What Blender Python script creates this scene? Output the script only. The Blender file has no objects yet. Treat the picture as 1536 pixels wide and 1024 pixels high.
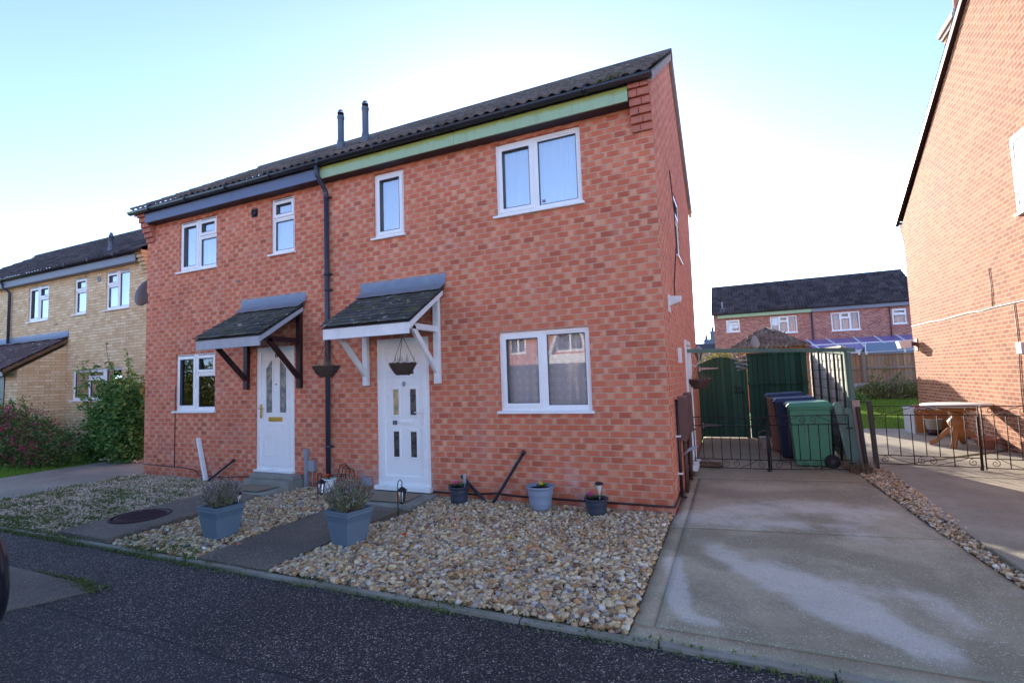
import bpy, math, random
import numpy as np
from math import radians as R, pi, sin, cos
from mathutils import Vector, Matrix
random.seed(7); rng = np.random.default_rng(11)
scene = bpy.context.scene
COL = scene.collection

# ------------------------------------------------------------------ helpers
class MB:
    """collects shapes, links them as ONE mesh object"""
    def __init__(s): s.v = []; s.f = []; s.m = []; s.sm = []; s.mi = 0
    def add(s, vs, fs, smooth=False):
        o = len(s.v); s.v += [tuple(v) for v in vs]
        for f in fs: s.f.append([i + o for i in f]); s.m.append(s.mi); s.sm.append(smooth)
    def quad(s, a, b, c, d): s.add([a, b, c, d], [(0, 1, 2, 3)])
    def box(s, x0, x1, y0, y1, z0, z1):
        s.hexa([(x0, y0, z0), (x1, y0, z0), (x1, y1, z0), (x0, y1, z0), (x0, y0, z1), (x1, y0, z1), (x1, y1, z1), (x0, y1, z1)])
    def hexa(s, p): s.add(p, [(3, 2, 1, 0), (4, 5, 6, 7), (0, 1, 5, 4), (1, 2, 6, 5), (2, 3, 7, 6), (3, 0, 4, 7)])
    def bar(s, p0, p1, w, h, up=(0, 0, 1)):
        """rectangular bar from p0 to p1; w across, h along 'up'"""
        a = Vector(p0); b = Vector(p1); d = (b - a).normalized(); u = Vector(up); sd = d.cross(u).normalized(); u = sd.cross(d).normalized()
        q = []
        for c in (a, b):
            for i, j in ((-1, -1), (1, -1), (1, 1), (-1, 1)): q.append(c + sd * (i * w / 2) + u * (j * h / 2))
        s.add(q, [(0, 1, 2, 3), (7, 6, 5, 4), (0, 4, 5, 1), (1, 5, 6, 2), (2, 6, 7, 3), (3, 7, 4, 0)])
    def tube(s, pts, r, n=8, caps=True, rs=None):
        pts = [Vector(p) for p in pts]; vs = []; fs = []; prev = None
        for i, p in enumerate(pts):
            d = (pts[min(i + 1, len(pts) - 1)] - pts[max(i - 1, 0)]).normalized()
            if prev is None:
                u = d.cross(Vector((0, 0, 1)))
                if u.length < .05: u = d.cross(Vector((1, 0, 0)))
                u.normalize()
            else: u = (prev - d * prev.dot(d)).normalized()
            prev = u; w = d.cross(u); rr = rs[i] if rs else r
            for k in range(n):
                a = 2 * pi * k / n; vs.append(p + (u * cos(a) + w * sin(a)) * rr)
        for i in range(len(pts) - 1):
            for k in range(n):
                a = i * n + k; b = i * n + (k + 1) % n; fs.append((a, b, b + n, a + n))
        if caps: fs.append(tuple(range(n))[::-1]); fs.append(tuple(range((len(pts) - 1) * n, len(pts) * n)))
        s.add(vs, fs, True)
    def lathe(s, prof, c=(0, 0, 0), n=24, smooth=True, sx=1, sy=1):
        vs = []; fs = []
        for r, z in prof:
            for k in range(n):
                a = 2 * pi * k / n; vs.append((c[0] + r * cos(a) * sx, c[1] + r * sin(a) * sy, c[2] + z))
        for i in range(len(prof) - 1):
            for k in range(n):
                a = i * n + k; b = i * n + (k + 1) % n; fs.append((a, b, b + n, a + n))
        if prof[0][0] > 1e-4: fs.append(tuple(range(n))[::-1])
        if prof[-1][0] > 1e-4: fs.append(tuple(range((len(prof) - 1) * n, len(prof) * n)))
        s.add(vs, fs, smooth)
    def prism(s, poly, fn, d0, d1):
        """poly (a,b) outline extruded d0..d1; fn(a,b,d)->xyz"""
        n = len(poly); vs = [fn(a, b, d0) for a, b in poly] + [fn(a, b, d1) for a, b in poly]
        s.add(vs, [tuple(range(n))[::-1], tuple(range(n, 2 * n))] + [(i, (i + 1) % n, n + (i + 1) % n, n + i) for i in range(n)])
    def build(s, name, mats, parent=None, bevel=0, local=False):
        me = bpy.data.meshes.new(name)
        vs = s.v
        if parent is not None and not local:
            o = parent
            off = Vector((0, 0, 0))
            while o is not None: off += o.location; o = o.parent
            vs = [(v[0] - off.x, v[1] - off.y, v[2] - off.z) for v in vs]
        me.from_pydata(vs, [], s.f)
        if not isinstance(mats, (list, tuple)): mats = [mats]
        for m in mats: me.materials.append(m)
        me.polygons.foreach_set('material_index', s.m); me.polygons.foreach_set('use_smooth', s.sm)
        me.update()
        ob = bpy.data.objects.new(name, me); COL.objects.link(ob); ob.parent = parent
        if bevel:
            b = ob.modifiers.new('bevel', 'BEVEL'); b.width = bevel; b.segments = 2; b.limit_method = 'ANGLE'; b.angle_limit = R(40)
        return ob

def np_mesh(name, V, F, mats, parent=None, smooth=False, attrs=None):
    """V (n,3), F (m,k) numpy arrays"""
    me = bpy.data.meshes.new(name); k = F.shape[1]
    me.vertices.add(len(V)); me.vertices.foreach_set('co', V.astype(np.float32).ravel())
    me.loops.add(F.size); me.loops.foreach_set('vertex_index', F.astype(np.int32).ravel())
    me.polygons.add(len(F)); me.polygons.foreach_set('loop_start', np.arange(0, F.size, k, dtype=np.int32))
    me.polygons.foreach_set('loop_total', np.full(len(F), k, dtype=np.int32))
    if smooth: me.polygons.foreach_set('use_smooth', np.ones(len(F), dtype=bool))
    for an, arr in (attrs or {}).items():
        a = me.attributes.new(an, 'FLOAT', 'POINT'); a.data.foreach_set('value', arr.astype(np.float32))
    me.update(calc_edges=True); me.validate()
    for m in (mats if isinstance(mats, list) else [mats]): me.materials.append(m)
    ob = bpy.data.objects.new(name, me); COL.objects.link(ob); ob.parent = parent
    return ob

def thing(name, label, cat, loc=(0, 0, 0), group=None, rz=0):
    o = bpy.data.objects.new(name, None); COL.objects.link(o); o.location = loc; o.rotation_euler.z = rz; o.empty_display_size = .2
    o['label'] = label; o['category'] = cat
    if group: o['group'] = group
    return o
def tag(o, label, cat, group=None, kind=None):
    o['label'] = label; o['category'] = cat
    if group: o['group'] = group
    if kind: o['kind'] = kind
    return o
def struct(o): o['kind'] = 'structure'; return o
def copy_tree(root, loc, rz=0, label=None):
    r = root.copy(); COL.objects.link(r); r.location = loc; r.rotation_euler.z = rz
    if label: r['label'] = label
    for ch in [c for c in root.children]:
        c = ch.copy(); COL.objects.link(c); c.parent = r
        for g in ch.children:
            d = g.copy(); COL.objects.link(d); d.parent = c
    return r

# ------------------------------------------------------------------ materials
class NT:
    def __init__(s, name, rough=.6, spec=.4, metal=0):
        s.mat = bpy.data.materials.new(name); s.mat.use_nodes = True; s.t = s.mat.node_tree; s.t.nodes.clear()
        s.out = s.n('ShaderNodeOutputMaterial'); s.b = s.n('ShaderNodeBsdfPrincipled')
        s.b.inputs['Roughness'].default_value = rough; s.b.inputs['Specular IOR Level'].default_value = spec; s.b.inputs['Metallic'].default_value = metal
        s.t.links.new(s.b.outputs[0], s.out.inputs[0])
    def n(s, t, **k):
        nd = s.t.nodes.new(t)
        for a, v in k.items(): setattr(nd, a, v)
        return nd
    def set(s, sock, v):
        if isinstance(v, bpy.types.NodeSocket): s.t.links.new(v, sock)
        elif isinstance(v, (tuple, list)) and len(v) == 3 and sock.type == 'RGBA': sock.default_value = (*v, 1)
        else: sock.default_value = v
    def m(s, op, a, b=0., c=0.):
        nd = s.n('ShaderNodeMath', operation=op)
        for i, v in enumerate((a, b, c)): s.set(nd.inputs[i], v)
        return nd.outputs[0]
    def mix(s, f, a, b, mode='MIX'):
        nd = s.n('ShaderNodeMix', data_type='RGBA', blend_type=mode)
        s.set(nd.inputs[0], f); s.set(nd.inputs[6], a); s.set(nd.inputs[7], b); return nd.outputs[2]
    def sstep(s, v, a, b, lo=0., hi=1.):
        nd = s.n('ShaderNodeMapRange', interpolation_type='SMOOTHSTEP'); s.set(nd.inputs[0], v)
        for i, x in enumerate((a, b, lo, hi)): nd.inputs[i + 1].default_value = x
        return nd.outputs[0]
    def ramp(s, v, stops, interp='LINEAR'):
        nd = s.n('ShaderNodeValToRGB'); nd.color_ramp.interpolation = interp; e = nd.color_ramp.elements
        while len(e) < len(stops): e.new(.5)
        for i, (p, c) in enumerate(stops): e[i].position = p; e[i].color = (*c, 1)
        s.set(nd.inputs[0], v); return nd.outputs[0]
    def co(s): return s.n('ShaderNodeTexCoord').outputs['Object']
    def noise(s, sc, det=4, vec=None, rough=.55, dist=0):
        nd = s.n('ShaderNodeTexNoise'); nd.inputs['Scale'].default_value = sc; nd.inputs['Detail'].default_value = det
        nd.inputs['Roughness'].default_value = rough; nd.inputs['Distortion'].default_value = dist
        s.set(nd.inputs['Vector'], vec if vec is not None else s.co()); return nd.outputs[0]
    def mapped(s, sc=(1, 1, 1), loc=(0, 0, 0)):
        nd = s.n('ShaderNodeMapping'); s.set(nd.inputs[0], s.co()); nd.inputs['Scale'].default_value = sc; nd.inputs['Location'].default_value = loc; return nd.outputs[0]
    def vor(s, sc, vec=None, feature='F1', out='Distance', rnd=1):
        nd = s.n('ShaderNodeTexVoronoi', feature=feature); nd.inputs['Scale'].default_value = sc; nd.inputs['Randomness'].default_value = rnd
        s.set(nd.inputs['Vector'], vec if vec is not None else s.co()); return nd.outputs[out]
    def color(s, v): s.set(s.b.inputs['Base Color'], v)
    def bump(s, h, strength=.5, dist=.01):
        nd = s.n('ShaderNodeBump'); nd.inputs['Strength'].default_value = strength; nd.inputs['Distance'].default_value = dist
        s.set(nd.inputs['Height'], h); s.t.links.new(nd.outputs[0], s.b.inputs['Normal'])

def plain(name, c, rough=.5, spec=.4, metal=0, var=.12, sc=6, bump=0, bsc=40, fine=.06):
    t = NT(name, rough, spec, metal)
    f = t.noise(sc, 5); g = t.noise(sc * 14, 3)
    k = t.m('ADD', t.m('MULTIPLY', t.m('SUBTRACT', f, .5), 2.2 * var), t.m('MULTIPLY', t.m('SUBTRACT', g, .5), 2.2 * fine))
    k = t.m('ADD', k, 1.)
    nd = t.n('ShaderNodeVectorMath', operation='SCALE'); nd.inputs[0].default_value = c; t.set(nd.inputs['Scale'], k)
    t.color(nd.outputs[0])
    t.set(t.b.inputs['Roughness'], t.m('ADD', rough - .06, t.m('MULTIPLY', f, .14)))
    if bump: t.bump(t.noise(bsc, 4), bump, .004)
    return t.mat

def island(name, stops, rough=.7, spec=.3, sc=60, var=.25, trans=0, interp='LINEAR', bump=0):
    t = NT(name, rough, spec); r = t.n('ShaderNodeNewGeometry').outputs['Random Per Island']
    c = t.ramp(r, stops, interp); k = t.m('ADD', 1 - var, t.m('MULTIPLY', t.noise(sc, 3), 2 * var))
    nd = t.n('ShaderNodeVectorMath', operation='SCALE'); t.set(nd.inputs[0], c); t.set(nd.inputs['Scale'], k); t.color(nd.outputs[0])
    if bump: t.bump(t.noise(sc * 1.5, 3), bump, .003)
    if trans:
        tr = t.n('ShaderNodeBsdfTranslucent'); t.t.links.new(nd.outputs[0], tr.inputs[0]); mx = t.n('ShaderNodeMixShader'); mx.inputs[0].default_value = trans
        t.t.links.new(t.b.outputs[0], mx.inputs[1]); t.t.links.new(tr.outputs[0], mx.inputs[2]); t.t.links.new(mx.outputs[0], t.out.inputs[0])
    return t.mat

def brick(name, stops, ends, mortar, endw=.6, effl=.0, uoff=0., dirt=.12, red=None):
    t = NT(name, .85, .25)
    sp = t.n('ShaderNodeSeparateXYZ'); t.set(sp.inputs[0], t.co())
    ge = t.n('ShaderNodeNewGeometry'); sn = t.n('ShaderNodeSeparateXYZ'); t.set(sn.inputs[0], ge.outputs['Normal'])
    side = t.m('GREATER_THAN', t.m('ABSOLUTE', sn.outputs[0]), .7)
    u = t.m('ADD', t.m('MULTIPLY', sp.outputs[0], t.m('SUBTRACT', 1., side)), t.m('MULTIPLY', sp.outputs[1], side))
    wob = t.m('MULTIPLY', t.m('SUBTRACT', t.noise(7, 2), .5), .006)
    v = t.m('DIVIDE', t.m('ADD', sp.outputs[2], wob), .075); row = t.m('FLOOR', v); fy = t.m('FRACT', v)
    odd = t.m('FLOORED_MODULO', row, 2.)
    jit = t.n('ShaderNodeTexWhiteNoise', noise_dimensions='1D'); t.set(jit.inputs['W'], row)
    uu = t.m('ADD', t.m('ADD', t.m('DIVIDE', t.m('ADD', u, uoff), .225), t.m('MULTIPLY', odd, .5)), t.m('MULTIPLY', jit.outputs[0], .07))
    col = t.m('FLOOR', uu); fx = t.m('FRACT', uu)
    dx = t.m('MULTIPLY', t.m('MINIMUM', fx, t.m('SUBTRACT', 1., fx)), .225); dy = t.m('MULTIPLY', t.m('MINIMUM', fy, t.m('SUBTRACT', 1., fy)), .075)
    d = t.m('ADD', t.m('MINIMUM', dx, dy), t.m('MULTIPLY', t.m('SUBTRACT', t.noise(90, 2), .5), .004))
    mask = t.sstep(d, .0035, .0062)
    cv = t.n('ShaderNodeCombineXYZ'); t.set(cv.inputs[0], col); t.set(cv.inputs[1], row); t.set(cv.inputs[2], side)
    wn = t.n('ShaderNodeTexWhiteNoise', noise_dimensions='3D'); t.set(wn.inputs['Vector'], cv.outputs[0])
    sc = t.n('ShaderNodeSeparateColor'); t.set(sc.inputs[0], wn.outputs['Color'])
    base = t.ramp(wn.outputs['Value'], stops)
    ctr = t.m('ADD', .5, t.m('MULTIPLY', t.m('SUBTRACT', sc.outputs[0], .5), .3))
    e = t.sstep(t.m('ADD', t.m('ABSOLUTE', t.m('SUBTRACT', fx, ctr)), t.m('MULTIPLY', t.m('SUBTRACT', t.noise(22, 4, rough=.7), .5), .4)), .2, .44)
    amt = t.m('MULTIPLY', e, t.m('MULTIPLY', endw, t.m('ADD', .22, t.m('MULTIPLY', t.m('MULTIPLY', sc.outputs[1], t.m('ADD', .5, t.noise(.7, 3))), 1.0))))
    c = t.mix(amt, base, ends)
    sp2 = t.m('ADD', .68, t.m('MULTIPLY', t.noise(70, 5, rough=.75), .64)); big = t.m('ADD', 1 - dirt, t.m('MULTIPLY', t.noise(.9, 4, rough=.6), 2 * dirt)); big = t.m('MULTIPLY', big, t.m('ADD', .9, t.m('MULTIPLY', t.noise(1, 4, vec=t.mapped((5, 5, .45)), rough=.6), .2))); big = t.m('MULTIPLY', big, t.m('SUBTRACT', 1., t.m('MULTIPLY', t.sstep(t.m('ADD', sp.outputs[2], t.m('MULTIPLY', t.noise(4, 4), .35)), .42, .05), .28)))
    k = t.m('MULTIPLY', sp2, big)
    nd = t.n('ShaderNodeVectorMath', operation='SCALE'); t.set(nd.inputs[0], c); t.set(nd.inputs['Scale'], k)
    mn = t.n('ShaderNodeVectorMath', operation='SCALE'); mn.inputs[0].default_value = mortar; t.set(mn.inputs['Scale'], t.m('MULTIPLY', big, t.m('ADD', .75, t.m('MULTIPLY', t.noise(35, 3), .5))))
    c = t.mix(mask, mn.outputs[0], nd.outputs[0])
    if effl:
        # lime bloom near the ground and in odd patches
        h = t.sstep(sp.outputs[2], .55, -.15); pt = t.sstep(t.noise(2.3, 5, rough=.65), .5, .72)
        f = t.m('MULTIPLY', t.m('ADD', t.m('MULTIPLY', h, .6), .16), t.m('MULTIPLY', pt, effl)); c = t.mix(f, c, (.62, .52, .5))
    t.color(c)
    t.bump(t.m('ADD', t.m('MULTIPLY', mask, .8), t.m('MULTIPLY', t.noise(120, 4), .35)), .55, .005)
    return t.mat

M = {}
M['brick'] = brick('red_brick', [(0, (.47, .115, .065)), (.12, (.57, .145, .078)), (.6, (.64, .172, .09)), (1, (.68, .205, .112))], (.75, .335, .195), (.53, .38, .26), .9, .8, dirt=.22)
M['brick_o'] = brick('orange_brick', [(0, (.2, .054, .022)), (.4, (.26, .078, .032)), (.75, (.3, .104, .043)), (1, (.33, .14, .062))], (.34, .155, .072), (.52, .39, .25), .4, 0, .2)
M['brick_y'] = brick('yellow_brick', [(0, (.66, .43, .22)), (.4, (.76, .52, .29)), (.8, (.82, .6, .35)), (1, (.86, .67, .43))], (.86, .68, .45), (.42, .27, .15), .4)
M['brick_b'] = brick('back_brick', [(0, (.3, .1, .075)), (.5, (.42, .15, .11)), (1, (.5, .22, .16))], (.6, .34, .26), (.4, .32, .27), .5)
M['soldier'] = plain('corbel_brick', (.5, .18, .12), .85, .2, var=.25, sc=9, bump=.3)
M['ycorbel'] = plain('yellow_corbel_brick', (.6, .42, .22), .85, .2, var=.2, sc=9, bump=.3)

def tilemat(name, a, b, lich, moss=0.):
    t = NT(name, .85, .25); r = t.n('ShaderNodeNewGeometry').outputs['Random Per Island']
    c = t.mix(r, a, b); f = t.noise(22, 5, rough=.7); c = t.mix(t.sstep(f, .6, .72), c, lich)
    g = t.noise(4, 5, rough=.6); c = t.mix(t.m('MULTIPLY', t.sstep(g, .45, .7), .6), c, tuple(x * .6 for x in a))
    sp = t.sstep(t.vor(14), .10, .03); c = t.mix(t.m('MULTIPLY', sp, .8), c, (.42, .43, .38))
    if moss:
        c = t.mix(t.m('MULTIPLY', t.sstep(t.noise(6, 5, rough=.7), .5, .62), moss), c, (.13, .16, .045))
        c = t.mix(t.sstep(t.noise(10, 3), .64, .68), c, (.4, .44, .38))
    t.color(c); t.bump(t.noise(90, 4), .5, .006); return t.mat
M['tile'] = tilemat('concrete_roof_tile', (.1, .082, .07), (.19, .15, .13), (.27, .22, .17))
M['tile_b'] = tilemat('brown_roof_tile', (.045, .037, .04), (.11, .088, .09), (.3, .28, .26))
M['tile_c'] = tilemat('mossy_flat_tile', (.06, .06, .062), (.13, .125, .12), (.22, .21, .18), .5)
M['tile_p'] = tilemat('purple_brown_tile', (.09, .055, .06), (.16, .1, .11), (.2, .17, .13), .4)
M['tile_g'] = tilemat('garage_tile', (.13, .11, .1), (.26, .22, .2), (.42, .38, .3), .5)
M['mortar'] = plain('verge_mortar', (.36, .3, .27), .9, .2, var=.25, sc=8, bump=.4)
M['upvc'] = plain('white_upvc', (.9, .89, .86), .28, .5, var=.03, sc=2, fine=.02)
M['white'] = plain('white_paint', (.84, .83, .8), .55, .4, var=.16, sc=7, bump=.2)
M['greywhite'] = plain('weathered_white_board', (.42, .43, .46), .7, .3, var=.2, sc=7)
def fascia_green():
    t = NT('pale_green_fascia', .55, .4); sp = t.n('ShaderNodeSeparateXYZ'); t.set(sp.inputs[0], t.co())
    e = t.sstep(t.m('ADD', sp.outputs[2], t.m('MULTIPLY', t.m('SUBTRACT', t.noise(9, 5, rough=.7), .5), .12)), 4.76, 4.82)
    c = t.mix(t.m('MULTIPLY', e, .9), (.36, .5, .3), (.33, .36, .05)); c = t.mix(t.m('MULTIPLY', t.sstep(t.noise(1, 5, vec=t.mapped((9, 9, .8)), rough=.7), .5, .75), .45), c, (.2, .27, .15)); c = t.mix(t.sstep(t.noise(30, 4), .66, .75), c, (.12, .13, .06)); t.color(c); return t.mat
M['fgreen'] = fascia_green()
M['fblue'] = plain('slate_blue_fascia', (.13, .17, .26), .5, .4, var=.12, sc=3)
M['fgrey'] = plain('grey_fascia', (.22, .24, .28), .5, .4, var=.1, sc=3)
M['soffit'] = plain('dark_soffit', (.05, .045, .06), .6)
M['gutter'] = plain('black_plastic_gutter', (.018, .017, .024), .33, .5, var=.4, sc=5, bump=.1)
M['pipe'] = plain('dark_grey_downpipe', (.045, .047, .07), .35, .5, var=.2, sc=4)
M['flue'] = plain('grey_flue', (.1, .11, .14), .45, .5, var=.15, sc=6)
M['lead'] = plain('lead_flashing', (.24, .27, .32), .45, .5, .35, var=.25, sc=6, bump=.35, bsc=14)
M['stainwood'] = plain('dark_stained_timber', (.035, .012, .012), .5, .4, var=.3, sc=9)
M['iron'] = plain('black_painted_iron', (.015, .015, .018), .45, .5, .2, var=.3, sc=20, bump=.2)
M['rustiron'] = plain('rusty_iron', (.05, .026, .02), .65, .4, .2, var=.6, sc=25, bump=.4)
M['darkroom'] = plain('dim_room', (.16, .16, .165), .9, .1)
M['gold'] = plain('brass', (.6, .4, .1), .3, .5, .9)
M['steel'] = plain('brushed_steel', (.5, .5, .52), .35, .5, .9)
M['black'] = plain('black_plastic', (.012, .012, .016), .4, .5, var=.3, sc=9, bump=.1)
M['blackpipe'] = plain('black_tape_pipe', (.015, .016, .03), .4, .5, var=.5, sc=25, bump=.6, bsc=60)
M['brownplastic'] = plain('brown_meter_plastic', (.16, .085, .07), .5, .4, var=.1, sc=5)
M['brownpipe'] = plain('brown_pipe', (.1, .05, .04), .5)
M['grey'] = plain('grey_plastic', (.3, .31, .34), .5)
M['planter'] = plain('slate_blue_planter', (.145, .205, .25), .55, .35, var=.1, sc=12, bump=.15, bsc=150)
M['potgrey'] = plain('grey_plastic_pot', (.25, .3, .38), .55, .35, var=.12, sc=9)
M['potblack'] = plain('black_barrel_pot', (.045, .053, .075), .45, .4, var=.3, sc=20, bump=.4, bsc=60)
M['terracotta'] = plain('terracotta', (.42, .18, .12), .8, .2, var=.2, sc=8)
M['soil'] = plain('dark_soil', (.03, .022, .016), .95, .1, var=.4, sc=30, bump=.8)
M['coir'] = plain('coir_doormat', (.3, .24, .17), .98, .05, var=.25, sc=30, bump=.9, bsc=200)
M['twig'] = plain('woven_twig', (.085, .06, .045), .85, .2, var=.5, sc=50, bump=.6, bsc=120)
M['stem'] = plain('plant_stem', (.1, .08, .04), .8)
M['leafdark'] = island('shrub_leaf', [(0, (.045, .11, .025)), (.5, (.1, .23, .05)), (.85, (.18, .34, .08)), (1, (.36, .4, .12))], .45, .4, 30, .2, .25)
M['leafsprig'] = island('sprig_leaf', [(0, (.07, .18, .035)), (.5, (.14, .3, .06)), (.85, (.26, .42, .1)), (1, (.4, .2, .08))], .5, .4, 30, .2, .3)
M['leaffuchsia'] = island('fuchsia_leaf', [(0, (.04, .1, .025)), (.5, (.1, .2, .045)), (.8, (.2, .28, .08)), (.93, (.28, .2, .1)), (1, (.3, .08, .06))], .5, .4, 30, .2, .25)
M['bloom'] = island('fuchsia_bloom', [(0, (.4, .02, .07)), (.6, (.55, .04, .13)), (1, (.5, .1, .25))], .5, .4, 30, .2, .3)
M['leafhedge'] = island('hedge_leaf', [(0, (.05, .08, .015)), (.5, (.13, .17, .03)), (1, (.28, .26, .05))], .5, .4, 30, .2, .3)
M['lavgreen'] = island('lavender_leaf', [(0, (.17, .22, .11)), (.5, (.3, .35, .19)), (1, (.42, .42, .28))], .7, .3, 30, .2, .1)
M['lavpurple'] = island('lavender_head', [(0, (.2, .14, .17)), (.5, (.34, .27, .32)), (1, (.48, .42, .44))], .8, .2, 30, .2, .1)
M['gasket'] = plain('dark_gasket', (.1, .1, .11), .6)
M['scrub'] = island('scrub_leaf', [(0, (.1, .13, .04)), (.5, (.22, .25, .08)), (1, (.42, .34, .17))], .7, .3, 30, .2, .2)
M['weed'] = island('weed_leaf', [(0, (.07, .1, .03)), (.5, (.14, .2, .06)), (1, (.27, .3, .1))], .6, .3, 30, .2, .2)
M['dry'] = island('dry_stem', [(0, (.12, .08, .05)), (.5, (.22, .16, .1)), (1, (.32, .25, .17))], .85, .2, 30, .2)
M['grassblade'] = island('grass_blade', [(0, (.09, .18, .015)), (.5, (.16, .29, .03)), (1, (.27, .4, .06))], .6, .3, 30, .2, .25)
M['stone'] = island('flint_pebble', [(0, (.1, .065, .045)), (.09, (.4, .22, .09)), (.2, (.58, .38, .17)), (.32, (.7, .52, .29)), (.44, (.78, .63, .38)), (.54, (.38, .25, .13)), (.62, (.82, .73, .54)), (.69, (.2, .15, .11)), (.77, (.64, .32, .12)), (.84, (.38, .34, .31)), (.9, (.64, .5, .31)), (.95, (.17, .16, .17)), (1, (.9, .83, .7))], .6, .35, 70, .25, bump=.3)
M['stone_s'] = island('small_pebble', [(0, (.2, .14, .09)), (.3, (.44, .33, .2)), (.6, (.6, .49, .33)), (.85, (.7, .6, .45)), (1, (.78, .7, .58))], .7, .3, 70, .25)
for nm, c in (('pink', (.6, .04, .2)), ('redf', (.6, .02, .015)), ('yellow', (.75, .5, .02)), ('primula', (.45, .03, .16))): M[nm] = plain(nm + '_petal', c, .6, .3)
M['binlid'] = plain('green_bin_plastic', (.07, .25, .14), .42, .45, var=.08, sc=5)
M['bluebin'] = plain('navy_bin_plastic', (.022, .03, .085), .42, .45, var=.08, sc=5)
M['brownbin'] = plain('brown_bin_plastic', (.33, .17, .12), .5, .4, var=.08, sc=5)
M['rubber'] = plain('rubber', (.02, .02, .025), .7, .3)
M['carpaint'] = plain('dark_navy_car_paint', (.008, .009, .02), .18, .6, var=.03)
M['redlamp'] = plain('red_lens', (.4, .01, .01), .2, .6)
M['pine'] = plain('varnished_pine', (.4, .17, .055), .4, .45, var=.2, sc=7)
M['tabletop'] = plain('weathered_tabletop', (.6, .58, .5), .7, .3, var=.15, sc=7)
M['purple'] = plain('purple_sheet', (.23, .18, .42), .3, .5, var=.15, sc=3)
M['bluegreyroof'] = plain('blue_grey_felt', (.2, .26, .32), .8)
M['slabstone'] = plain('grey_stone_slab', (.36, .35, .33), .9, .2, var=.3, sc=14, bump=.6)

def timber(name, c, board=.1, axis=0, streak=.35, gap=.012, weather=None):
    t = NT(name, .85, .2); sp = t.n('ShaderNodeSeparateXYZ'); t.set(sp.inputs[0], t.co())
    f = t.m('DIVIDE', sp.outputs[axis], board); i = t.m('FLOOR', f)
    w = t.n('ShaderNodeTexWhiteNoise', noise_dimensions='1D'); t.set(w.inputs['W'], i)
    s = [60, 60, 60]; s[2 if axis != 2 else 0] = 2.5
    g = t.noise(1, 5, vec=t.mapped(tuple(s)), rough=.65)
    fr_ = t.m('FRACT', f); ln = t.sstep(t.m('MINIMUM', fr_, t.m('SUBTRACT', 1., fr_)), .015, .07, .35 if board < .2 else 1., 1.)
    k = t.m('MULTIPLY', t.m('MULTIPLY', ln, t.m('ADD', .75, t.m('MULTIPLY', w.outputs[0], .5))), t.m('ADD', 1 - streak, t.m('MULTIPLY', g, 2 * streak)))
    nd = t.n('ShaderNodeVectorMath', operation='SCALE'); nd.inputs[0].default_value = c; t.set(nd.inputs['Scale'], k); cc = nd.outputs[0]
    if weather: cc = t.mix(t.sstep(t.noise(2.5, 5, rough=.7), .45, .7), cc, weather)
    t.color(cc); t.bump(g, .4, .004); return t.mat
M['fencegreen'] = timber('green_stained_boards', (.035, .1, .068), .1, 0, .35)
M['postgreen'] = timber('green_painted_post', (.125, .205, .165), .3, 0, .3)
M['fencewhite'] = timber('weathered_green_white_boards', (.5, .51, .46), .16, 2, .35)
M['fencebrown'] = timber('brown_fence_boards', (.38, .24, .14), .13, 0, .4, weather=(.26, .22, .18))
M['fencegrey'] = timber('grey_fence_rail', (.32, .26, .21), .5, 0, .3)
M['postwood'] = timber('weathered_post', (.42, .31, .25), .3, 0, .35)
M['timber'] = timber('rough_timber', (.2, .12, .07), .05, 2, .4)

def glass(name, tint=(.75, .8, .8), rough=.0, ior=1.7, refl=(1, 1, 1), base=0.):
    t = NT(name); g = t.n('ShaderNodeBsdfGlossy'); g.inputs['Roughness'].default_value = rough; g.inputs[0].default_value = (*refl, 1)
    tr = t.n('ShaderNodeBsdfTransparent'); tr.inputs[0].default_value = (*tint, 1)
    fr = t.n('ShaderNodeFresnel'); fr.inputs[0].default_value = ior
    mx = t.n('ShaderNodeMixShader'); t.t.links.new(t.m('MINIMUM', t.m('ADD', t.m('MULTIPLY', fr.outputs[0], 1.15), base), 1.), mx.inputs[0]); t.t.links.new(tr.outputs[0], mx.inputs[1]); t.t.links.new(g.outputs[0], mx.inputs[2])
    t.t.links.new(mx.outputs[0], t.out.inputs[0]); return t.mat
M['glass'] = glass('window_glass', (.97, .98, .98)); M['glass_up'] = glass('upper_window_glass', (.94, .96, .98), base=.42)
M['glint'] = glass('sunlit_glass', (.6, .65, .7), .035)
t = NT('obscure_glass', .25, .8); t.color(t.ramp(t.noise(14, 4, rough=.7), [(.3, (.05, .055, .06)), (.5, (.16, .15, .13)), (.62, (.36, .3, .2)), (.75, (.1, .1, .1))])); t.bump(t.noise(60, 3), .7, .01); M['obscure'] = t.mat
t = NT('painted_reflection_glass', .25, .8); t.color(t.ramp(t.noise(10, 3), [(.3, (.3, .22, .12)), (.6, (.62, .47, .24))])); t.bump(t.noise(60, 3), .5, .01); M['yellow_refl'] = t.mat  # yellowish reflection of a door pane, painted into its base colour
t = NT('dark_leaded_glass', .15, .8); t.color(t.ramp(t.noise(16, 4), [(.35, (.02, .022, .025)), (.6, (.09, .085, .075))])); t.bump(t.noise(50, 3), .5, .01); M['leaded'] = t.mat
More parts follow.
